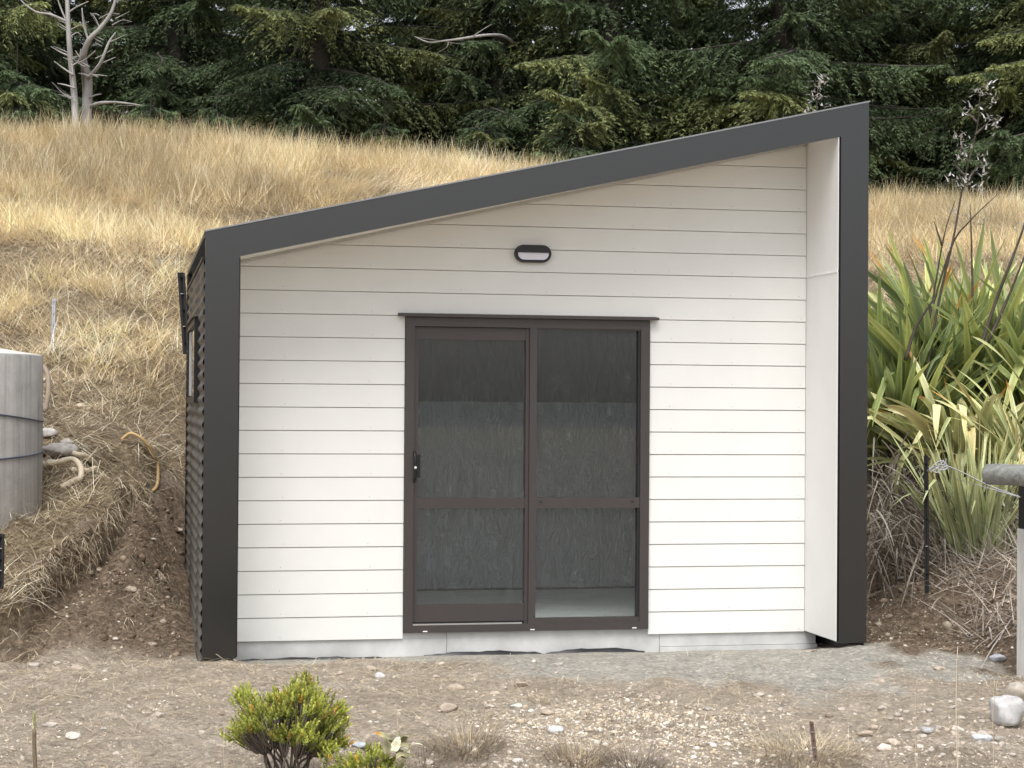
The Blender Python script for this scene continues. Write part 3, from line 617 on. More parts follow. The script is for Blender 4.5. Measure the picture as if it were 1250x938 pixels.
for x, y, w_, c, lb in [
    (92, 818, 19, TN, 'squarish tan stone at the foot of the left bank'),
    (42, 815, 17, PA, 'flat pale stone below the left bank near the left edge'),
    (63, 886, 18, PA, 'pale rounded stone in the dirt, upper of the lower left pair'),
    (90, 904, 26, (.76, .70, .62), 'pale oval stone in the dirt, lower of the lower left pair'),
    (142, 919, 13, PA, 'small pale stone right of the pale oval stone at lower left'),
    (194, 875, 15, PA, 'pale upright stone in bare dirt left of the green shrub'),
    (464, 827, 19, (.60, .59, .57), 'smooth grey white stone below the left end of the sliding door'),
    (454, 815, 20, TN, 'tan half buried stone just behind the smooth grey white one'),
    (557, 840, 26, TN, 'long flat tan stone half buried below the sliding leaf'),
    (602, 848, 15, TN, 'small tan stone below the middle of the door'),
    (598, 861, 14, PA, 'small flat pale stone in front of the door, below the tan one'),
    (631, 860, 17, (.66, .67, .58), 'pale greenish tilted stone below the door centre'),
    (546, 872, 26, TN, 'broad tan stone just above the dead grass tuft'),
    (682, 813, 13, GR, 'grey stone alone on the dirt under the fixed door panel'),
    (638, 836, 20, TN, 'tan stone between the grey dirt and the gravel patch'),
    (678, 892, 22, (.66, .65, .66), 'grey white stone at the edge of the gravel patch'),
    (668, 872, 18, TN, 'tan stone on the gravel patch above the grey white stone'),
    (439, 913, 22, (.52, .56, .60), 'bluish grey stone just above the low green shrub'),
    (415, 918, 13, GR, 'small grey stone left of the bluish grey stone'),
    (524, 932, 15, PA, 'pale stone at the bottom edge below the dried leaves'),
    (632, 926, 15, (.72, .66, .62), 'upright pinkish white stone among twigs at the bottom'),
    (926, 850, 14, PA, 'pale flat stone on grey dirt left of the lone pair'),
    (953, 867, 10, PA, 'small pale stone in front of the grey dirt patch'),
    (1077, 863, 14, PA, 'white rounded pebble stone on the front edge of the grey dirt'),
    (1075, 832, 16, TN, 'half buried tan stone in the middle of the right grey dirt'),
    (1027, 865, 12, PA, 'small white stone left of the white rounded one'),
    (1090, 905, 22, (.66, .54, .44), 'tan rounded stone, upper of the pair right of the rusty bar'),
    (1079, 914, 24, (.74, .66, .57), 'cream rounded stone, lower of the pair right of the rusty bar'),
    (1173, 876, 15, PA, 'cream round stone on the rocky strip at right'),
    (1056, 896, 22, TN, 'tan flat stone behind the pair right of the rusty bar'),
    (1132, 894, 20, BL, 'bluish white stone on the rocky strip at right'),
    (1198, 904, 28, (.62, .63, .66), 'grey white angular stone below the white boulder'),
    (1183, 856, 12, PA, 'small flat pale stone left of the white boulder'),
    (1072, 762, 13, TN, 'rounded stone on the brown bank beside the right fascia'),
    (1086, 753, 11, BR, 'flat brown stone above the rounded one on the right bank'),
    (1147, 817, 17, TN, 'tan stone at the foot of the right bank'),
    (1101, 707, 11, GR, 'grey stone high on the right bank below the dead leaves'),
    (1073, 678, 10, GR, 'grey stone on the upper right bank against the fascia'),
    (1002, 752+34, 6, PA, 'tiny pale stone under the right return panel'),
    (186, 778+8, 12, TN, 'tan stone in the dirt bowl close to the left fascia'),
    (218, 645, 14, TN, 'light stone on the bank beside the corrugated wall'),
    (187, 663, 8, PA, 'small white stone high in the dirt bowl'),
    (160, 720, 14, TN, 'flat tan stone in the middle of the dirt bowl'),
    (141, 782, 10, PA, 'pale small stone low in the dirt bowl'),
    (97, 497, 19, (.66, .58, .45), 'straw coloured rock on the grassy bank behind the tank'),
    (202, 534, 11, GR, 'small grey rock in the grass behind the orange hose'),
    (120, 690, 12, TN, 'buried tan stone under the ragged turf edge')]:
    stone(x, y, w_, c, lb, 'stones lying in the dirt', asp=(1, .75, .5), sink=.40)
SC = []
for i in range(140):
    x, y = random.uniform(-10, 1255), random.choice([random.uniform(800, 935), random.uniform(855, 938)])
    if 800 < x < 1120 and y < 865 and random.random() < .8: continue
    if x < 250 and random.random() < .3: continue
    p = ground_at(x, y)
    if inshed(p[:1], p[1:2], .04)[0]: continue
    cn, cc_ = random.choice([('cream', PA), ('tan', TN), ('tan', TN), ('grey', GR), ('brown', BR), ('cream', PA)]); sz = random.uniform(5, 11)
    zn = 'on the dirt left of the green shrub' if x < 285 else 'on the dirt below the left wall' if x < 490 else 'on the dirt in front of the door' if x < 640 and y < 885 else 'among twigs at the bottom edge' if x < 640 else 'on the gravel patch' if x < 850 else 'on the dirt at the foot of the right bank' if y < 850 else 'near the rusty bar' if x < 1060 else 'below the white boulder'
    lb = ('tiny ' if sz < 8 else 'small ')+cn+' stone '+zn; stone(x, y, sz, cc_, lb, lb.replace(' stone ', ' stones ', 1), asp=(1, .8, .6), p=p, seed=i, sink=.42)
for i in range(48):                                         # rocky strip low at the right
    x, y = random.uniform(1030, 1245), random.gauss(895, 18)
    p = ground_at(x, min(936, max(862, y)))
    cn, cc_ = random.choice([('cream', PA), ('tan', TN), ('light brown', (.58, .49, .40)), ('grey', GR), ('pale', (.66, .60, .52))]); sz = random.uniform(6, 15)
    lb = ('small ' if sz < 10 else 'fist sized ')+cn+' stone in the rocky strip '+('right of the rusty bar' if x < 1140 else 'beside the white boulder'); stone(x, y, sz, cc_, lb, lb.replace(' stone ', ' stones ', 1), asp=(1, .8, .65), p=p, seed=400+i, sink=.40)
stone(1230, 880, 54, (.58, .57, .56), 'large white angular boulder at the right edge', None, 'boulder', asp=(1, .8, .78), name='boulder', ang=.28, rough=.30, sink=.16)
stone(1243, 852, 34, (.50, .45, .38), 'cream boulder just behind the white boulder at the right edge', None, 'boulder', asp=(1, .8, .8), name='boulder', ang=.2, sink=.2)
stone(1218, 808, 22, (.56, .57, .62), 'flat bluish white stone below the right post', None, 'stone', asp=(1, .8, .45), sink=.1)
pb = atD(1138, 234, 28.6); stone(1138, 236, 48, (.50, .50, .48), 'low grey boulder on the crest in front of the trees', None, 'boulder', asp=(1, .6, .32), p=pb, name='boulder', sink=.02)

# ------------------------------------------------------------------ conifers
barkm = simple('conifer_bark', (.05, .042, .036), .95, .35, 4, .9, 9, sc=(1, 1, .25), bdist=.05)  # bark colour darkened to carry the deep shade on the trunks
needlem = vcol('conifer_needles', .6, .2, .28, .3)
def conifer_mesh(seed, Ht=10.5, Rb=2.75, hmin=.35):
    r0 = np.random.default_rng(seed); VV, QQ, CC = [], [], []; o = 0; tubes = []
    tk_ = Ht/10.5; trunk = np.array([(0, 0, -.4), (.02, 0, 1*tk_), (.05, .04, 3*tk_), (0, .06, 6*tk_), (0, 0, Ht)]); tubes.append(tube_np(trunk, np.array([.27, .22, .17, .10, .02])*tk_, 10, False))
    h = hmin; az = r0.uniform(0, 6.28)
    while h < Ht-.3:
        low = h < 4.4; az += 2.4+r0.normal(0, .3)
        R = Rb*(1-(h/Ht))**.75*r0.uniform(.72, 1.15)
        if R < .3: break
        nb = int(R/(.062 if low else .18)); tt = np.linspace(.05, 1, nb)
        d = np.array([math.cos(az), math.sin(az), 0]); s = np.array([-d[1], d[0], 0]); up = np.array([0, 0, 1.])
        rise = r0.uniform(-.05, .28); sag = r0.uniform(.25, .55); curl = r0.uniform(.05, .3)
        ax = lambda t_: np.outer(t_*R, d) + np.outer(R*(rise*t_-sag*t_**2*.75+curl*t_**4*.6), up) + np.outer(.08*R*np.sin(t_*5+seed+h), s)
        tubes.append(tube_np(np.vstack([(0, 0, h), ax(np.linspace(.05, .95, 6))+(0, 0, h)]), np.linspace(.045, .006, 7)*(R/3+.3), 4, False))
        P0 = ax(tt)+(0, 0, h); tint = r0.uniform(.75, 1.2); yel = r0.random() < .28
        for sd_ in (-1, 1, 0):
            Ls = (.62*R**.5*np.sin(np.clip(tt*1.1+.12, 0, 1)*math.pi)**.7*(1-.55*tt)+.10)*r0.uniform(.7, 1.25, nb)
            if sd_ == 0: Ls = Ls*.7
            ns = 10 if low else 4
            ss = np.tile(np.linspace(.08, 1, ns), (nb, 1))+r0.normal(0, .03, (nb, ns))
            dirs = (d*.62+s*sd_*.8)[None]+r0.normal(0, .14, (nb, 3)); dirs[:, 2] -= .12+.2*r0.random(nb)
            if sd_ == 0: dirs = d[None]*.5-up*.55+r0.normal(0, .22, (nb, 3))
            dirs /= np.linalg.norm(dirs, axis=1)[:, None]
            q = P0[:, None]+dirs[:, None]*(Ls[:, None]*ss)[..., None]; q[..., 2] -= (Ls[:, None]*ss**2*.38)
            # two needle twigs at each station, and one along the axis
            for sg in (-1, 1, 0):
                wv = np.cross(dirs, up); wv /= np.linalg.norm(wv, axis=1)[:, None]+1e-6
                td = dirs[:, None]*.75+wv[:, None]*sg*.75+r0.normal(0, .2, (nb, ns, 3)); td[..., 2] -= .35 if sg else .15
                td /= np.linalg.norm(td, axis=2)[..., None]
                tl = (r0.uniform(.065, .14, (nb, ns))*(1-.35*ss) if low else r0.uniform(.16, .3, (nb, ns)))
                wd = tl*r0.uniform(.085, .14, (nb, ns))
                sv = np.cross(td, r0.normal(size=(nb, ns, 3))); sv /= np.linalg.norm(sv, axis=2)[..., None]+1e-6
                b0 = q; m1 = q+td*(tl*.45)[..., None]; e = q+td*tl[..., None]; e[..., 2] -= tl*.12
                v = np.stack([b0, m1-sv*wd[..., None], e, m1+sv*wd[..., None]], 2).reshape(-1, 4, 3); n = len(v)
                VV.append(v.reshape(-1, 3)); QQ.append(np.arange(n*4).reshape(n, 4)+o); o += n*4
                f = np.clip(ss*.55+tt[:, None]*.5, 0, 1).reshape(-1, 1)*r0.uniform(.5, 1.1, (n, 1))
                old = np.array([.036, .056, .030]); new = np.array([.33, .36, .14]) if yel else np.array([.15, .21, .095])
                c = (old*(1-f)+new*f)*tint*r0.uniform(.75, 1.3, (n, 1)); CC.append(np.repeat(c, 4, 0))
        h += r0.uniform(.06, .12) if low else r0.uniform(.16, .3)
    Vt, Qt = join(tubes)
    print('conifer', len(Qt), o//4)
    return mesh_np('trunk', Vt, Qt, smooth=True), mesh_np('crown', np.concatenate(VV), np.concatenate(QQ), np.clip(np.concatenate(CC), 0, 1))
kinds = [conifer_mesh(1), conifer_mesh(2, 9.5, 2.7, .5), conifer_mesh(3, 11, 2.9, .25)]
kinds.append(conifer_mesh(9, 2.2, 1.25, .1))
def conifer(px_, d, kind, rot, sc, label, group='dark conifers behind the crest', dz=0, name='conifer_tree'):
    p = atD(px_, 200, d); z = hbase(p[0], p[1])[0]+dz
    e = empty(name, (p[0], p[1], z), label, 'tree', group); e.rotation_euler.z = rot; e.scale = (sc, sc, sc)
    for nm, me, mt in (('trunk', kinds[kind][0], barkm), ('crown', kinds[kind][1], needlem)):
        me.materials.clear(); me.materials.append(mt); o = bpy.data.objects.new(nm, me); col.objects.link(o); o.parent = e
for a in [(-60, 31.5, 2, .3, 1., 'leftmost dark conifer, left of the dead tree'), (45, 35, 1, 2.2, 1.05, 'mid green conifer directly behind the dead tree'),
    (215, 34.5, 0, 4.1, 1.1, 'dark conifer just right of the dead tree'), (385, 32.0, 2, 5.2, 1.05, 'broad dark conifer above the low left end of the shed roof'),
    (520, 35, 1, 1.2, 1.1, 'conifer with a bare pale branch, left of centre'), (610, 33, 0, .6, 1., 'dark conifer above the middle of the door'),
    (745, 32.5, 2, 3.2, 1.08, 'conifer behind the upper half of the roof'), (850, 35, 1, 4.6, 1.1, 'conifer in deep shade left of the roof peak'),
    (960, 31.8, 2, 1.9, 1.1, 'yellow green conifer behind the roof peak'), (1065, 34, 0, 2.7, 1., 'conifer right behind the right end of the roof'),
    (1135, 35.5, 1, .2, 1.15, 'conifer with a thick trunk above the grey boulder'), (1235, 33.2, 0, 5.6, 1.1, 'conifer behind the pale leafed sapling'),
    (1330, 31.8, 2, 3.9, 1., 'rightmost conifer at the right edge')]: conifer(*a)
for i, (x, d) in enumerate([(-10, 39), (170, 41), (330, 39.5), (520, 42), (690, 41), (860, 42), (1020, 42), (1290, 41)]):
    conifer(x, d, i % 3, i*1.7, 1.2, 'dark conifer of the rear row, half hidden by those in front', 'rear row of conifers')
for x, d, sc, r_, lb in [(185, 30.5, .62, 1, 'low bushy young conifer right of the dead tree'), (265, 30.2, .55, 2.2, 'low young conifer between dead tree and broad conifer'),
    (470, 30.4, .55, .7, 'low green conifer bush on the crest left of centre'), (590, 30.2, .6, 4, 'low green conifer bush where the roof meets the grass'),
    (700, 30.4, .8, 5, 'low bushy conifer behind the raking roof edge'), (20, 30.6, .85, 3, 'bushy young conifer left of the dead tree')]:
    conifer(x, d, 3, r_, sc*1.15, lb, 'young conifers on the crest', name='young_conifer')

# ------------------------------------------------------------------ dead tree
deadm = simple('weathered_dead_wood', (.31, .295, .285), .85, .3, 7, .5, 30, sc=(1, 1, .3))
def branchy(name, stems, m, label, cat, parent_loc, parts=('trunk', 'branch')):
    e = empty(name, tuple(parent_loc), label, cat)
    for nm, pts, r_ in stems:
        P = spline(pts, 5); V, Qs = tube_np(P, np.linspace(r_[0], r_[1], len(P)), 7); link(nm, mesh_np(nm, V, Qs, smooth=True), m, e)
    return e
D_ = 29.0
def T(x, y, dd=0): return atD(x, y, D_+dd)
st = [('trunk', [T(93, 165), T(90, 110, .1), T(85, 60), T(82, 0), T(80, -60)], (.06, .025)),
      ('trunk', [T(105, 165, .4), T(107, 100, .4), T(104, 85, .3), T(101, 70, .2)], (.088, .055)),
      ('branch', [T(101, 72, .2), T(108, 50), T(122, 35), T(136, 15), T(144, -12)], (.05, .02)),
      ('branch', [T(108, 95, .3), T(122, 78), T(133, 52), T(141, 40)], (.035, .01)),
      ('branch', [T(107, 92, .4), T(120, 92), T(131, 93)], (.015, .006)), ('branch', [T(110, 130, .4), T(122, 126), T(140, 125), T(160, 127), T(173, 129)], (.03, .008)),
      ('branch', [T(92, 108), T(80, 104), T(70, 102)], (.018, .006)), ('branch', [T(90, 92), T(78, 84), T(66, 75)], (.018, .006)),
      ('branch', [T(88, 70), T(74, 64), T(62, 57)], (.015, .005)), ('branch', [T(85, 28), T(62, 18), T(45, 15), T(30, 5), T(22, -4)], (.022, .008)),
      ('branch', [T(86, 45), T(94, 40), T(100, 44)], (.012, .004)), ('branch', [T(84, 15), T(95, 8), T(108, 2)], (.015, .006)),
      ('branch', [T(108, 120, .4), T(118, 116), T(124, 115)], (.012, .006)), ('branch', [T(104, 85, .3), T(98, 72), T(92, 62)], (.018, .006)),
      ('branch', [T(122, 78), T(132, 74), T(141, 70)], (.012, .004)), ('branch', [T(108, 50), T(102, 30), T(100, 10)], (.02, .008)),
      ('branch', [T(122, 35), T(116, 22), T(110, 16)], (.012, .004)), ('branch', [T(89, 80), T(96, 74), T(99, 60)], (.014, .006)),
      ('branch', [T(83, 30), T(74, 10), T(68, -8)], (.016, .006)), ('branch', [T(133, 52), T(146, 46), T(155, 42)], (.010, .003))]
for i in range(26):
    x, y = random.choice([(86, 20), (88, 60), (91, 100), (106, 95), (125, 35), (120, 80), (138, 15)]); x += random.uniform(-4, 4); y += random.uniform(-25, 25)
    a = random.uniform(-.9, .9)*random.choice([1, -1]); l = random.uniform(10, 26); s = random.choice([-1, 1])
    st.append(('branch', [T(x, y), T(x+s*l*.5, y-l*.25), T(x+s*l, y-l*random.uniform(.1, .8))], (.009, .003)))
branchy('dead_tree', st, deadm, 'bare dead tree with two pale trunks on the left of the crest', 'dead tree', T(97, 165))
D_ = 30.6
e = branchy('dead_branch', [('branch', [T(640, 66, 2.6), T(618, 46, 1.2), T(596, 43, .3), T(560, 48), T(543, 50), T(524, 52, .3), T(506, 45, .8)], (.03, .010)), ('twig', [T(575, 46, .1), T(590, 36), T(600, 30)], (.01, .004)), ('twig', [T(548, 49), T(545, 58), T(532, 66, .4)], (.010, .004))], deadm, 'pale broken branch sticking out among the conifers left of centre', 'branch', T(545, 50))

# ------------------------------------------------------------------ flax bushes
flaxm = vcol('flax_leaf', .38, .22, .22, .5)
def strap(Ln, wd, lean, bend, kink=0., c0=(.10, .17, .05), c1=(.2, .27, .08), twist=0., n=11):
    t_ = np.linspace(0, 1, n); a = lean+bend*t_**1.6
    if kink: a = a+1.5*smooth(kink-.06, kink+.06, t_)
    x = np.concatenate([[0], np.cumsum(np.sin(a[:-1]))])*Ln/(n-1); z = np.concatenate([[0], np.cumsum(np.cos(a[:-1]))])*Ln/(n-1)
    w_ = wd*np.clip(np.minimum(.55+t_*1.5, 1.15*(1-t_)**.55+.0), 0, 1)*.5
    tw = twist*t_; y = w_*np.cos(tw); nx_, nz_ = np.cos(a), -np.sin(a); v = .25*w_
    L_ = np.stack([x+nx_*v+np.sin(tw)*w_*nx_, -y, z+nz_*v+np.sin(tw)*w_*nz_], 1); M_ = np.stack([x, 0*x, z], 1); R_ = np.stack([x+nx_*v-np.sin(tw)*w_*nx_, y, z+nz_*v-np.sin(tw)*w_*nz_], 1)
    V = np.concatenate([L_, M_, R_]); Qs = [(i, i+1, n+i+1, n+i) for i in range(n-1)]+[(n+i, n+i+1, 2*n+i+1, 2*n+i) for i in range(n-1)]
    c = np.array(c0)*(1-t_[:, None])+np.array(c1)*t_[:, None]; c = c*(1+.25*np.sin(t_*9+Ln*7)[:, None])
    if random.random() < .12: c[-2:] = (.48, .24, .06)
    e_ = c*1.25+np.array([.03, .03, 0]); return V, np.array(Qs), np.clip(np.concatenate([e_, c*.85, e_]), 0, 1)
GREEN = [((.18, .24, .10), (.37, .44, .17)), ((.21, .27, .14), (.38, .44, .21)), ((.29, .34, .12), (.56, .58, .22)), ((.12, .17, .09), (.22, .27, .14))]
YELL = [((.36, .39, .17), (.58, .58, .29)), ((.44, .44, .22), (.64, .60, .32)), ((.25, .30, .14), (.46, .48, .23)), ((.46, .42, .21), (.66, .54, .26))]
def flax(name, base, label, nleaf, Ln, pals, lean, bend, seeds, wd=.055, azr=None, spread=.16, kink=.25, droopall=0.):
    random.seed(seeds); e = empty(name, tuple(base), label, 'flax bush', 'flax bushes right of the shed'); var = []
    for i in range(16):
        c0, c1 = pals[i % len(pals)]; f = (i+.5)/16
        V, Qs, C = strap(1., wd/Ln*random.uniform(.8, 1.2), lean[0]+(lean[1]-lean[0])*f, random.uniform(*bend), random.uniform(.45, .8) if random.random() < kink else 0, c0, c1, random.uniform(-1.4, 1.4), n=13)
        me = mesh_np('leaf', V, Qs, C, smooth=True); me.materials.append(flaxm); var.append(me)
    for i in range(nleaf):
        k_ = int(min(15, random.random()**.85*16)); o = bpy.data.objects.new('leaf', var[k_]); col.objects.link(o); o.parent = e
        az = random.uniform(0, 2*math.pi) if azr is None else random.gauss(*azr)
        r_ = spread*math.sqrt(random.random()); a2 = random.uniform(0, 6.28)
        o.location = (r_*math.cos(a2)+.06*math.cos(az), r_*math.sin(a2)+.06*math.sin(az), -.02); s = Ln*random.uniform(.72, 1.15)
        o.scale = (s, s, s); o.rotation_euler = (random.uniform(-.12, .12), random.uniform(-.1, .12), az)
    return e
def gp(x, y, d): p = atD(x, y, d); return (p[0], p[1], H(p[0], p[1])[0]-.03)
def gat(x, y): p = ground_at(x, y, 11); return (p[0], p[1], H(p[0], p[1])[0]-.03)
def flp(x, d): return gp(x, 500, d)
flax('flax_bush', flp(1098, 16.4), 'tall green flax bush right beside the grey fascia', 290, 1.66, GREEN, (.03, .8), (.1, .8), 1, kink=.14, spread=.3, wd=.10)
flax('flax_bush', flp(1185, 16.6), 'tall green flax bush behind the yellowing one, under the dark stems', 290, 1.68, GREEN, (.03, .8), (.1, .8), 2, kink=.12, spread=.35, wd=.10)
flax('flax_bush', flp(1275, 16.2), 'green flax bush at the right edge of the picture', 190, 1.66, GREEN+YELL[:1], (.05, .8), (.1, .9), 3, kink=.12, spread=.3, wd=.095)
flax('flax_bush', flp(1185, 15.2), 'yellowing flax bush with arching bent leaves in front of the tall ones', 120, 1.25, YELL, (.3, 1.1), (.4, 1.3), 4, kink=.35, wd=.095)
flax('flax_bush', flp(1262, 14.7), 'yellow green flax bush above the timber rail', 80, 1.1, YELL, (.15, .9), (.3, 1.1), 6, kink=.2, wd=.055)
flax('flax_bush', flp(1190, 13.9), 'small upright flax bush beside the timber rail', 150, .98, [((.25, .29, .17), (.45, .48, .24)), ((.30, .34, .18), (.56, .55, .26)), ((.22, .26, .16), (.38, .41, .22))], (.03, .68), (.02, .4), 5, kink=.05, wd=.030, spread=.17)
# dead leaf skirts under the flax
n = 1500; xs_ = rng.uniform(1058, 1245, n); ds = rng.uniform(13.9, 15.9, n); V0 = []
P_ = np.array([atD(a, 600, b_) for a, b_ in zip(xs_, ds)]); zt = H(P_[:, 0], P_[:, 1]); lft = smooth(1180, 1090, xs_)
base = np.stack([P_[:, 0], P_[:, 1], zt+rng.uniform(.0, .28, n)+lft*rng.uniform(0, .55, n)], 1)
az = rng.normal(-1.3, .9, n)
V, Qs, C = ribbons(base, rng.uniform(.25, .75, n), rng.uniform(.006, .022, n), az, rng.normal(1.9, .35, n), rng.uniform(.2, .9, n), pal(n, [(.24, .20, .16), (.15, .125, .10), (.36, .32, .27), (.09, .075, .06), (.46, .42, .36)]), 4)
o = link('dead_flax_leaves', mesh_np('dead_flax_leaves', V, Qs, C), strawmat); tag(o, 'grey brown dead flax leaves hanging over the right bank', 'dead leaves', kind='stuff')
n = 1300; xs_ = rng.uniform(1100, 1300, n); ds = rng.uniform(12.5, 14.2, n); P_ = np.array([atD(a, 700, b_) for a, b_ in zip(xs_, ds)])
base = np.stack([P_[:, 0], P_[:, 1], H(P_[:, 0], P_[:, 1])+rng.uniform(0, .05, n)], 1)
rel = base-CAM; zz_ = rel@FW; gxp = 625+FPX*(rel@RT)/zz_; gyp = 469-FPX*(rel@UP)/zz_; kp = gxp > 1075+(gyp-600)*.62+rng.normal(0, 10, n); base = base[kp]; n = int(kp.sum())
V, Qs, C = ribbons(base, rng.uniform(.15, .6, n), rng.uniform(.004, .016, n), rng.uniform(0, 6.28, n), rng.normal(1.25, .3, n), rng.uniform(-.1, .6, n), pal(n, [(.48, .42, .35), (.62, .55, .47), (.36, .31, .26), (.55, .5, .46)]), 4)
o = link('fallen_flax_leaves', mesh_np('fallen_flax_leaves', V, Qs, C), strawmat); tag(o, 'pale dead leaves and twigs heaped at the foot of the small flax', 'dead leaves', kind='stuff')
# turf overhang fringe, left bank
fr = []
for (x0, y0, x1, y1, cnt) in [(60, 690, 130, 655, 500), (130, 640, 178, 600, 450), (20, 715, 75, 690, 300), (150, 760, 205, 690, 120)]:
    f = rng.random(cnt); px_ = x0+(x1-x0)*f+rng.normal(0, 5, cnt); py_ = y0+(y1-y0)*f+rng.normal(0, 5, cnt)
    P = np.array([ground_at(a, b_, 11) for a, b_ in zip(px_, py_)]); P[:, 2] = H(P[:, 0], P[:, 1])+.02
    fr.append(ribbons(P, rng.uniform(.06, .19, cnt), rng.uniform(.003, .0065, cnt), rng.normal(-1.2, .7, cnt), rng.normal(1.6, .35, cnt), rng.uniform(.3, 1.1, cnt), pal(cnt, THATCH+[(.2, .155, .11), (.14, .11, .08)]), 3))
V, Qs, C = stack(fr); o = link('turf_fringe', mesh_np('turf_fringe', V, Qs, C), strawmat); tag(o, 'ragged turf hanging over the edge of the left dirt bowl', 'turf', kind='stuff')

# ------------------------------------------------------------------ seed stems and sapling behind the flax
stemm = simple('dark_stem', (.065, .052, .04), .8, .3, 12); pale = vcol('pale_leaf', .5, .3, .0)
def sapling(label, dd, stems, tuftsxy, base, cat='sapling', name='sapling', rr=(.012, .004), leafsz=.05):
    global D_; D_ = dd; e = empty(name, tuple(base), label, cat)
    for s in stems:
        P = spline([T(x, y, (i % 2)*.05) for i, (x, y) in enumerate(s)], 5); V, Qs = tube_np(P, np.linspace(rr[0], rr[1], len(P)), 6); link('stem', mesh_np('stem', V, Qs, smooth=True), stemm, e)
    for x, y, r_ in tuftsxy:
        c = T(x, y); n = 16; b0 = c+rng.normal(0, r_/FPX*dd*.5, (n, 3))
        V, Qs, C = ribbons(b0, rng.uniform(.6, 1.3, n)*leafsz, rng.uniform(.25, .45, n)*leafsz, rng.uniform(0, 6.28, n), rng.uniform(.2, 1.8, n), rng.uniform(0, .8, n), pal(n, [(.62, .60, .60), (.48, .45, .42), (.72, .7, .72), (.36, .34, .28)]), 2)
        tag(link('leaf_cluster', mesh_np('leaf_cluster', V, Qs, C), pale, e), kind='stuff')
sapling('slender sapling with whitish leaf clusters rising above the flax', 15.8, [[(1128, 470), (1148, 359), (1163, 295), (1175, 229), (1182, 199), (1193, 155), (1196, 118)], [(1175, 229), (1192, 205), (1203, 190)], [(1182, 199), (1173, 180), (1176, 168)], [(1178, 215), (1165, 200), (1168, 196)], [(1190, 165), (1206, 150)], [(1193, 150), (1182, 138)]],
        [(1184, 134, 12), (1206, 108, 8), (1210, 124, 10), (1192, 112, 8), (1206, 152, 16), (1174, 168, 12), (1177, 180, 9), (1172, 195, 9), (1197, 198, 14), (1168, 220, 14), (1179, 222, 9), (1194, 228, 10), (1202, 210, 8), (1215, 148, 8)], gp(1128, 500, 15.8), leafsz=.055)
sapling('thin dark leaning stems crossing behind the flax', 16.0, [[(1120, 440), (1136, 380), (1152, 290), (1166, 245)], [(1125, 420), (1160, 305), (1184, 270), (1217, 238)], [(1188, 400), (1186, 300), (1184, 250)], [(1150, 300), (1140, 270)]], [(1199, 271, 8), (1178, 262, 7), (1162, 258, 6), (1160, 298, 6)], gp(1120, 500, 16), 'plant stems', 'stem_cluster', (.011, .003), .035)
sapling('dark flax stalks at the right edge of the picture', 15.4, [[(1195, 430), (1215, 370), (1232, 325), (1247, 285), (1262, 240)], [(1205, 420), (1232, 360), (1252, 310)], [(1105, 440), (1118, 400), (1140, 365)]], [(1240, 280, 6), (1247, 276, 6)], gp(1200, 500, 15.4), 'plant stems', 'stem_cluster', (.016, .007), .03)
sapling('leafy sapling tip poking up behind the shed roof', 19.5, [[(1000, 300), (998, 200), (997, 131), (999, 100)], [(997, 122), (1004, 116)]], [(1003, 98, 9), (991, 118, 9), (1002, 124, 9), (988, 137, 7), (999, 105, 7)], gp(1000, 400, 19.5), leafsz=.06)

# ------------------------------------------------------------------ concrete tank, hoses, posts
tk = atD(-99, 560, 13.75); tz = .50; tr_ = .885; ttop = 1.905
tank = empty('concrete_tank', (tk[0], tk[1], tz), 'round grey concrete water tank with a pale lid at the left edge', 'water tank')
mt_, t, b = newmat('tank_concrete'); n1 = noise(t, 5, 6, .65); n2 = noise(t, 7, 3, .6, sc=(3, 3, .12))
c = ramp(t, n1, [(.3, (.34, .325, .30)), (.7, (.47, .45, .425))]); c = mixc(t, .5, c, mixc(t, 1., c, ramp(t, n2, [(.35, .55), (.65, 1.15)]), 'MULTIPLY'))
L(t, c, b.inputs['Base Color']); b.inputs['Roughness'].default_value = .9; bump(t, b, noise(t, 40, 5), .4, .008)
def lathe(name, prof, m, parent, cx, cy, seg=96, sm=True):
    an = np.arange(seg)*2*math.pi/seg; V = np.concatenate([np.stack([cx+r_*np.cos(an), cy+r_*np.sin(an), np.full(seg, z)], 1) for r_, z in prof])
    Qs = np.array([(i*seg+j, i*seg+(j+1) % seg, (i+1)*seg+(j+1) % seg, (i+1)*seg+j) for i in range(len(prof)-1) for j in range(seg)])
    return link(name, mesh_np(name, V, Qs, smooth=sm), m, parent)
lathe('tank_wall', [(tr_*1.01, tz-.4), (tr_*1.005, tz+.3), (tr_, ttop-.012), (tr_-.012, ttop)], mt_, tank, tk[0], tk[1])
lathe('tank_lid', [(tr_-.012, ttop-.002), (tr_-.02, ttop+.004), (.35, ttop+.085), (.01, ttop+.10)], simple('pale_lid_concrete', (.66, .62, .58), .9, .08, 4), tank, tk[0], tk[1])
cab = simple('blue_grey_cable', (.12, .14, .20), .6)
def zpx(y): return 1.5665+(493-y)/FPX*12.95
for (za, zb, ph) in ((zpx(507), zpx(519), .6), (zpx(575), zpx(556), 0)):
    an = np.linspace(-2.6, .25, 40); f = (an+2.6)/2.85; z = za+(zb-za)*smooth(.35, 1, f)-.012*np.sin(f*9)
    V, Qs = tube_np(np.stack([tk[0]+(tr_+.008)*np.cos(an), tk[1]+(tr_+.008)*np.sin(an), z], 1), .006, 6); link('cable', mesh_np('cable', V, Qs, smooth=True), cab, tank)
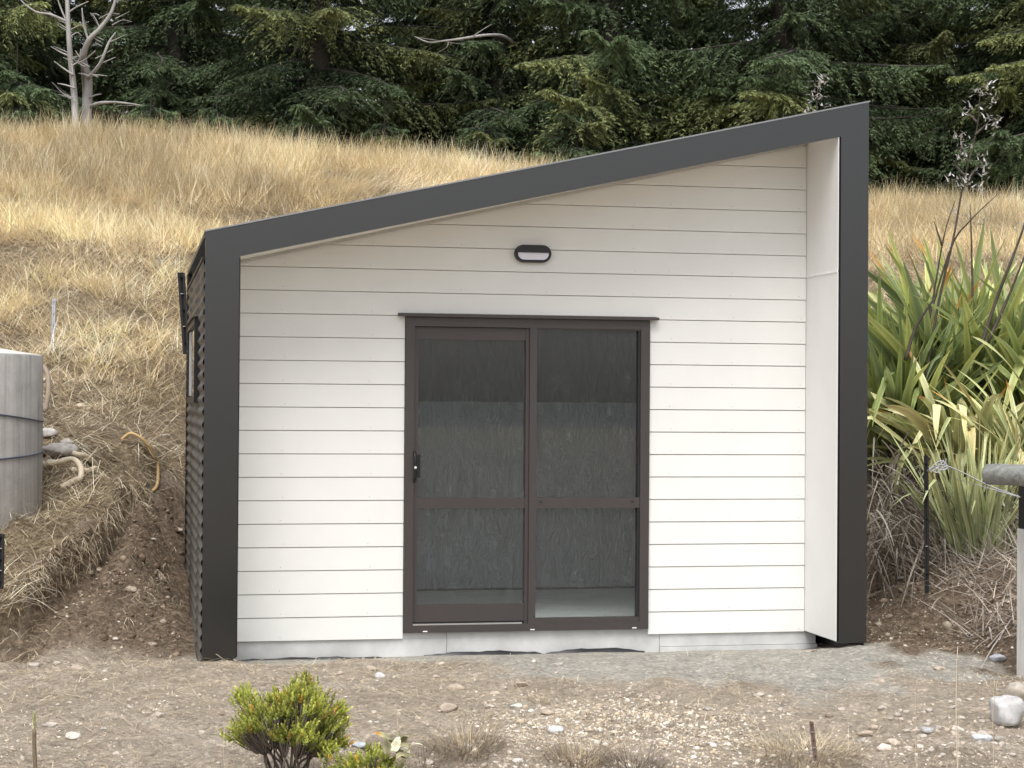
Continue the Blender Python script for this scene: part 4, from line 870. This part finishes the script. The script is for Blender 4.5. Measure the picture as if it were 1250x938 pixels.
def lay(name, pts, rad, m, label, cat, lift=.0, d0=11):
    P = []
    for q in pts:
        p = ground_at(q[0], q[1], d0); P.append((p[0], p[1], H(p[0], p[1])[0]+rad*.8+(q[2] if len(q) > 2 else 0)+lift))
    S_ = spline(P, 8); V, Qs = tube_np(S_, rad, 10); o = link(name, mesh_np(name, V, Qs, smooth=True), m); tag(o, label, cat); return o
hosem = simple('pale_hose', (.56, .48, .36), .6, .12, 6); oran = simple('orange_hose', (.50, .34, .15), .55, .15, 5)
lay('orange_hose', [(148, 543, .02), (160, 549, .10), (176, 564, .14), (186, 576, .13), (192, 588, .09), (192, 600, .03), (186, 606, 0), (176, 606, -.02)], .014, oran, 'orange hose arching out of the dry grass left of the shed', 'hose')
lay('pale_hose', [(78, 560, .05), (92, 560, .05), (104, 565, .05), (115, 572, .04), (116, 578, .02), (106, 580, 0), (88, 578, .0)], .024, hosem, 'pale hose looping out from the grey sack by the tank', 'hose')
lay('pale_hose', [(40, 577, .04), (66, 576, .04), (88, 573, .05), (98, 578, .04), (98, 587, .02), (90, 593, 0), (74, 594, -.02)], .024, hosem, 'pale hose curling below the sack, nearest the tank foot', 'hose')
stone(75, 558, 46, (.46, .43, .41), 'lumpy grey sack lying between the tank and the pale hose', None, 'sack', asp=(1, .5, .5), name='grey_sack', rough=.10, sink=.1)
for x, y, w_, c, lb in [(59, 535, 24, (.60, .58, .56), 'pale lump topmost of the heap behind the tank'), (52, 556, 20, (.5, .47, .44), 'grey stone half behind the tank in the heap'), (64, 571, 18, (.56, .53, .51), 'rounded grey stone lowest in the heap by the tank'), (54, 570, 14, (.42, .39, .37), 'dark stone against the tank side in the heap'), (82, 547, 18, (.5, .46, .41), 'brownish stone above the grey sack')]:
    stone(x, y, w_, c, lb, 'stones heaped beside the tank', asp=(1, .8, .6), sink=.1)
lay('water_pipe', [(40, 480, .30), (56, 486, .22), (59, 496, .12), (55, 508, .02)], .022, simple('weathered_pipe', (.26, .2, .15), .6), 'short curved brown pipe behind the tank', 'pipe')
# turn black bent pipe holes: steel stakes
def stake(name, x0, y0, x1, y1, d, rad, m, label, cat='post', k=6, notches=True):
    a, b_ = atD(x0, y0, d), atD(x1, y1, d); b_ = a+(b_-a)*1.12; e = empty(name, tuple(b_), label, cat)
    ax_ = (a-b_)/np.linalg.norm(a-b_); s = np.array([1., 0, 0]); fy = np.array([0, 1., 0])
    V = []; Qs = []
    for p in (b_, a):                                       # Y-shaped steel section
        for an in (90, 210, 330):
            dv = np.array([math.cos(math.radians(an)), math.sin(math.radians(an)), 0]); nv = np.array([-dv[1], dv[0], 0]); tt = rad*.18
            V += [p-nv*tt, p+nv*tt, p+dv*rad+nv*tt, p+dv*rad-nv*tt]
    V = np.array(V)
    for j in range(3):
        o_ = j*4; Qs += [(o_+i, o_+(i+1) % 4, 12+o_+(i+1) % 4, 12+o_+i) for i in range(4)]+[(o_, o_+1, o_+2, o_+3), (12+o_, 12+o_+1, 12+o_+2, 12+o_+3)]
    link('shaft', mesh_np('shaft', V, np.array(Qs)), m, e); L0 = np.linalg.norm(a-b_)
    if notches:
        for i in range(5):
            c = a-ax_*L0*(.06+.2*i); bm = bmesh.new(); bmesh.ops.create_cone(bm, segments=8, radius1=rad*.7, radius2=rad*.7, depth=.006, cap_ends=True, matrix=Matrix.Translation(c)); bmo('wire_clip', bm, chrome if i % 2 else m, e)
    return e
steel_dark = simple('black_bitumen_steel', (.010, .0095, .0095), .7, .3, spec=.2); steel_grey = simple('galvanised_steel', (.30, .31, .34), .5, .15)
stake('steel_fence_post', 221, 333, 227, 422, 17.2, .035, steel_dark, 'black steel fence post just left of the shed window')
stake('steel_fence_post', 66, 364, 64, 428, 17.6, .016, steel_grey, 'thin grey steel stake in the grass above the tank')
stake('steel_fence_post', 1130, 556, 1131, 706, 13.3, .019, steel_dark, 'dark steel fence post in front of the flax on the right bank')
stake('steel_fence_post', 0, 652, -1, 712, 11.6, .03, steel_dark, 'stub of a dark steel post at the left edge below the tank')
stake('rusty_bar', 990, 881, 995, 924, 8.9, .012, simple('rusty_steel', (.10, .065, .05), .8, .3), 'short rusty reinforcing bar sticking up from the dead grass', 'steel bar')
# wire ties
def wire(pts, rad, label, m=chrome, name='wire', cat='wire'):
    P = spline(pts, 8); V, Qs = tube_np(P, rad, 5); return tag(link(name, mesh_np(name, V, Qs, smooth=True), m), label, cat)
galv = simple('galvanised_wire', (.45, .45, .47), .4, .1)
D_ = 13.2
e = empty('fence_wire', tuple(T(1135, 572)), 'slack galvanised fence wire running from the dark post to the timber rail', 'wire')
for pts in ([T(1132, 575), T(1150, 568, -.1), T(1175, 577, -.3), T(1205, 592, -.7), T(1245, 607, -1.3)], [T(1134, 574), T(1142, 566), T(1150, 563), T(1157, 571), T(1148, 574), T(1140, 570)], [T(1136, 576), T(1146, 570), T(1152, 562)], [T(1138, 570), T(1150, 574), T(1158, 570)], [T(1134, 572), T(1144, 577), T(1153, 566), T(1155, 560)]):
    V, Qs = tube_np(spline(pts, 6), .0045, 5); link('strand', mesh_np('strand', V, Qs, smooth=True), galv, e)
D_ = 11.8
rail_a, rail_b = T(1204, 579), T(1330, 583, -.5); rl = empty('timber_rail', tuple(rail_a), 'weathered round timber rail end with a wire wrapped round it at the right edge', 'rail')
mw, t, b = newmat('weathered_timber'); n1 = noise(t, 9, 6, .7, sc=(.25, 3, 3)); L(t, ramp(t, n1, [(.3, (.13, .13, .12)), (.6, (.27, .28, .26)), (.8, (.42, .42, .4))]), b.inputs['Base Color']); b.inputs['Roughness'].default_value = .9; bump(t, b, n1, .8, .01)
V, Qs = tube_np([rail_a, rail_a+(rail_b-rail_a)*.015, rail_a*.7+rail_b*.3, rail_b], [.056, .066, .067, .067], 20); link('log', mesh_np('log', V, Qs, smooth=True), mw, rl)
for pts in ([T(1208, 566, -.02), T(1214, 576, -.07), T(1222, 580, -.08), T(1250, 568, -.05)], [T(1216, 566, -.02), T(1219, 574, -.08), T(1228, 577, -.08), T(1255, 575, -.1)], [T(1214, 576, -.07), T(1208, 588, -.04)]):
    V, Qs = tube_np(spline(pts, 6), .0025, 5); link('tie_wire', mesh_np('tie_wire', V, Qs, smooth=True), galv, rl)
D_ = 11.9
pb = T(1256, 838); post = empty('white_post', tuple(pb), 'whitish square timber post with a dark top at the right edge', 'post')
sw = .065
def pbox(nm, m, ya, yb, hw):
    a, b_ = T(1259, ya), T(1258, yb); bm = bmesh.new(); abox(bm, a[0]-hw, a[0]+hw, a[1]-hw, a[1]+hw, b_[2], a[2]); return bmo(nm, bm, m, post, bevel=.004)
mp_, t, b = newmat('whitewashed_timber'); n1 = noise(t, 8, 6, .7, sc=(3, 3, .4)); L(t, ramp(t, n1, [(.25, (.45, .43, .40)), (.5, (.72, .71, .68)), (.8, (.8, .79, .76))]), b.inputs['Base Color']); b.inputs['Roughness'].default_value = .85; bump(t, b, n1, .5, .008)
pbox('post_shaft', mp_, 646, 850, sw); pbox('post_top', simple('black_painted_wood', (.02, .02, .02), .7), 594, 645.5, sw*.9)
box('post_notch', steel_dark, post, T(1248, 754)[0], T(1253, 754)[0], T(1246, 754)[1]-sw-.01, T(1246, 754)[1]-sw+.01, T(1246, 757)[2], T(1246, 753)[2])

# ------------------------------------------------------------------ foreground plants
shm = vcol('shrub_leaf', .5, .3, .0, .4); twig = simple('dark_twig', (.16, .13, .11), .9, .3, 20)
def shrub(label, base, R, Ht, nsp, seed, dead=0, tint=1., lean=0.):
    r0 = np.random.default_rng(seed); base = np.array(base); e = empty('green_shrub', tuple(base), label, 'shrub'); tb = []; VV = []
    nlb = 38; la = np.arange(nlb)*2.4+r0.normal(0, .25, nlb); lu = (np.arange(nlb)+.5)/nlb; lth = np.arccos(1-lu*1.62)
    lr = r0.uniform(.45, .98, nlb); lc = np.stack([R*np.sin(lth)*np.cos(la)*lr, R*np.sin(lth)*np.sin(la)*lr, Ht*(.54+.40*np.cos(lth)*lr)], 1)
    li = r0.integers(0, nlb, nsp); o3 = r0.normal(size=(nsp, 3)); o3 /= np.linalg.norm(o3, axis=1)[:, None]; o3[:, 2] = np.abs(o3[:, 2])*1.1-.25
    tips = base+lc[li]+o3*(R*.27*r0.random((nsp, 1))**.6)*r0.uniform(.55, 1.5, nlb)[li][:, None]+np.array([lean*Ht, 0, 0])
    hubs = [base+np.array([R*.45*math.cos(x), R*.45*math.sin(x), Ht*r0.uniform(.28, .42)]) for x in np.arange(0, 6.28, .45)]
    for h_ in hubs: tb.append(tube_np(spline([base+r0.normal(0, .035, 3)*(1, 1, 0)-(0, 0, .05), (base+h_)/2+r0.normal(0, .03, 3), h_], 4), .0055, 5))
    for i, tp in enumerate(tips):
        h_ = hubs[int(np.argmin([np.linalg.norm((tp-h_)[:2]) for h_ in hubs]))]
        if i % 3 == 0: tb.append(tube_np(spline([h_, (h_+tp)/2+(0, 0, -.02), tp], 3), [.0032]*6+[.002], 4))
    outd = tips-(base+(0, 0, Ht*.35)); outd /= np.linalg.norm(outd, axis=1)[:, None]; outd = outd*.75+np.array([0, 0, .6])+r0.normal(0, .22, outd.shape); outd /= np.linalg.norm(outd, axis=1)[:, None]
    nl = 20; f = np.tile(np.linspace(0, 1, nl), (nsp, 1)); sl_ = r0.uniform(.03, .055, nsp)
    c = tips[:, None]+outd[:, None]*(sl_[:, None]*f)[..., None]; rnd = r0.normal(size=(nsp, nl, 3)); out = rnd-(rnd*outd[:, None]).sum(2)[..., None]*outd[:, None]; out /= np.linalg.norm(out, axis=2)[..., None]
    dd = outd[:, None]*(.45+.9*f)[..., None]+out*(.85-.45*f)[..., None]; dd /= np.linalg.norm(dd, axis=2)[..., None]; ln = .019-.007*f
    sv = np.cross(dd, out+r0.normal(0, .3, out.shape)); sv /= np.linalg.norm(sv, axis=2)[..., None]; w_ = .0038
    v = np.stack([c, c+dd*(ln*.55)[..., None]-sv*w_, c+dd*ln[..., None], c+dd*(ln*.55)[..., None]+sv*w_], 2).reshape(-1, 4, 3); n = len(v)
    cc = (np.array([.27, .31, .06])*(1-f[..., None])+np.array([.62, .64, .16])*f[..., None])*r0.uniform(.6, 1.25, (nsp, 1, 1))*r0.uniform(.75, 1.2, (nlb, 1, 1))[li]*tint*np.where(r0.random((nsp, 1, 1)) < .06, [1.3, .75, .8], [1., 1, 1])
    Vt, Qt = join(tb); link('stems', mesh_np('stems', Vt, Qt, smooth=True), twig, e)
    link('foliage', mesh_np('foliage', v.reshape(-1, 3), np.arange(n*4).reshape(n, 4), np.repeat(np.clip(cc, 0, 1).reshape(-1, 3), 4, 0)), shm, e)
    return e
def gz(x, y, d): p = atD(x, y, d); return np.array([p[0], p[1], H(p[0], p[1])[0]])
shrub('bright green rounded shrub on dark bare stems in front of the left wall', atD(352, 962, 8.75), .27, .50, 1700, 4, lean=.02)
shrub('second bright green shrub cut off by the bottom edge', atD(440, 1021, 8.5), .24, .38, 900, 8, tint=1.05)
def twiggy(name, label, cat, x, y, d, n, ln, cols, rad=.12, lean=.7, w0=.003, hgt=0):
    b_ = gz(x, y, d) if d else np.array(ground_at(x, y)); r_ = np.sqrt(rng.random(n))*rad; a = rng.uniform(0, 6.28, n)
    bx, by = b_[0]+r_*np.cos(a), b_[1]+r_*np.sin(a)*.7
    V, Qs, C = ribbons(np.stack([bx, by, H(bx, by)-.01+hgt], 1), rng.uniform(.5, 1.2, n)*ln, rng.uniform(.7, 1.4, n)*w0, a+rng.normal(0, .5, n), np.abs(rng.normal(lean, .35, n)), rng.uniform(.2, 1.3, n), pal(n, cols), 4)
    tag(link(name, mesh_np(name, V, Qs, C), strawmat), label, cat)
DK = [(.24, .20, .17), (.17, .14, .12), (.34, .29, .24), (.42, .36, .28)]
twiggy('dead_grass_tuft', 'dark dead grass tuft below the left part of the door', 'grass tuft', 570, 912, 0, 700, .18, DK+STR[1:3], .16)
twiggy('dead_grass_tuft', 'dead wiry tuft at the bottom edge under the gravel patch', 'grass tuft', 705, 930, 0, 600, .18, DK+STR[1:3], .15)
twiggy('dead_grass_tuft', 'low dead tuft beneath the stones right of the gravel patch', 'grass tuft', 775, 938, 0, 520, .17, DK, .14)
twiggy('dead_grass_tuft', 'straw and twig heap around the rusty bar', 'grass tuft', 985, 918, 0, 1100, .19, STR+DK[:2], .28, 1.0)
twiggy('dead_grass_tuft', 'small tan tuft between door and gravel', 'grass tuft', 655, 856, 0, 130, .07, STR, .06, .8)
twiggy('dead_grass_tuft', 'small brown tuft above the broad tan stone', 'grass tuft', 585, 878, 0, 150, .07, STR+DK, .09, .9)
twiggy('dry_shrub', 'rust coloured dry twiggy plant left of the green shrub', 'dead plant', 285, 925, 8.8, 260, .16, [(.36, .2, .11), (.45, .28, .16), (.25, .16, .11)], .09, .5)
twiggy('dry_shrub', 'dark leafless twigs at the foot of the green shrub', 'dead plant', 345, 948, 8.6, 900, .17, [(.12, .10, .10), (.2, .17, .16), (.28, .25, .23)], .26, .6)
twiggy('dead_grass_tuft', 'grey twigs between the shrubs and the tuft at the bottom', 'grass tuft', 512, 934, 0, 500, .13, DK, .18, .8)
# curled dried leaves
e = empty('dried_leaf_plant', tuple(gz(487, 925, 8.6)), 'curled olive and cream dried leaves beside the low green shrub', 'dried plant')
lm = vcol('dried_leaf', .7, .2, .12); c_ = atD(487, 915, 8.6)
for i in range(16):
    a = random.uniform(0, 6.28); V, Qs, C = strap(random.uniform(.07, .13), random.uniform(.035, .06), random.uniform(.3, 1.3), random.uniform(.8, 2.6), 0, *random.choice([((.30, .30, .17), (.42, .40, .24)), ((.6, .56, .40), (.75, .7, .52)), ((.2, .19, .11), (.33, .3, .18))]), random.uniform(-1, 1), 7)
    ca, sa = math.cos(a), math.sin(a); V = V@np.array([[ca, sa, 0], [-sa, ca, 0], [0, 0, 1]])+c_+np.array([random.uniform(-.07, .07), random.uniform(-.05, .05), random.uniform(-.05, .03)])
    link('leaf', mesh_np('leaf', V, Qs, C, smooth=True), lm, e)
# flowering rod at lower left
D_ = 8.9
e = empty('flower_stalk', tuple(T(43, 945)), 'single brown stalk with a pale green tip at the lower left', 'plant stalk')
V, Qs = tube_np(spline([T(44, 950), T(42, 915), T(42, 890)], 5), [.010]*10+[.008], 8); link('stalk', mesh_np('stalk', V, Qs, smooth=True), simple('brown_stalk', (.18, .14, .09), .8, .3, 40), e)
n = 60; f = rng.random(n); b0 = np.array([T(41+2*a, 893-a*22) for a in f])+rng.normal(0, .004, (n, 3))
V, Qs, C = ribbons(b0, rng.uniform(.015, .035, n), rng.uniform(.004, .008, n), rng.uniform(0, 6.28, n), rng.uniform(.1, .7, n), rng.uniform(0, .5, n), pal(n, [(.55, .52, .25), (.45, .46, .2), (.7, .66, .45)]), 2); link('flower_tip', mesh_np('flower_tip', V, Qs, C), strawmat, e)
# single pale straws standing close in front, right
for x, y0, y1, d, w_, lb in [(1168, 790, 945, 7.6, .0028, 'tallest thin pale straw standing at lower right'), (1118, 830, 945, 7.6, .0016, 'faint thin straw left of the tallest one'), (1213, 830, 945, 7.6, .0016, 'thin straw right of the tallest one, below the white boulder'), (274, 885, 940, 8.6, .002, 'short pale straw beside the rust coloured twigs')]:
    P = spline([atD(x+3, y1+60, d), atD(x-1, (y0+y1)/2, d), atD(x+1, y0, d)], 6); V, Qs = tube_np(P, np.linspace(w_, w_*.5, len(P)), 5)
    tag(link('straw_stalk', mesh_np('straw_stalk', V, Qs, smooth=True), simple('straw', (.66, .56, .42), .7)), lb, 'straw')
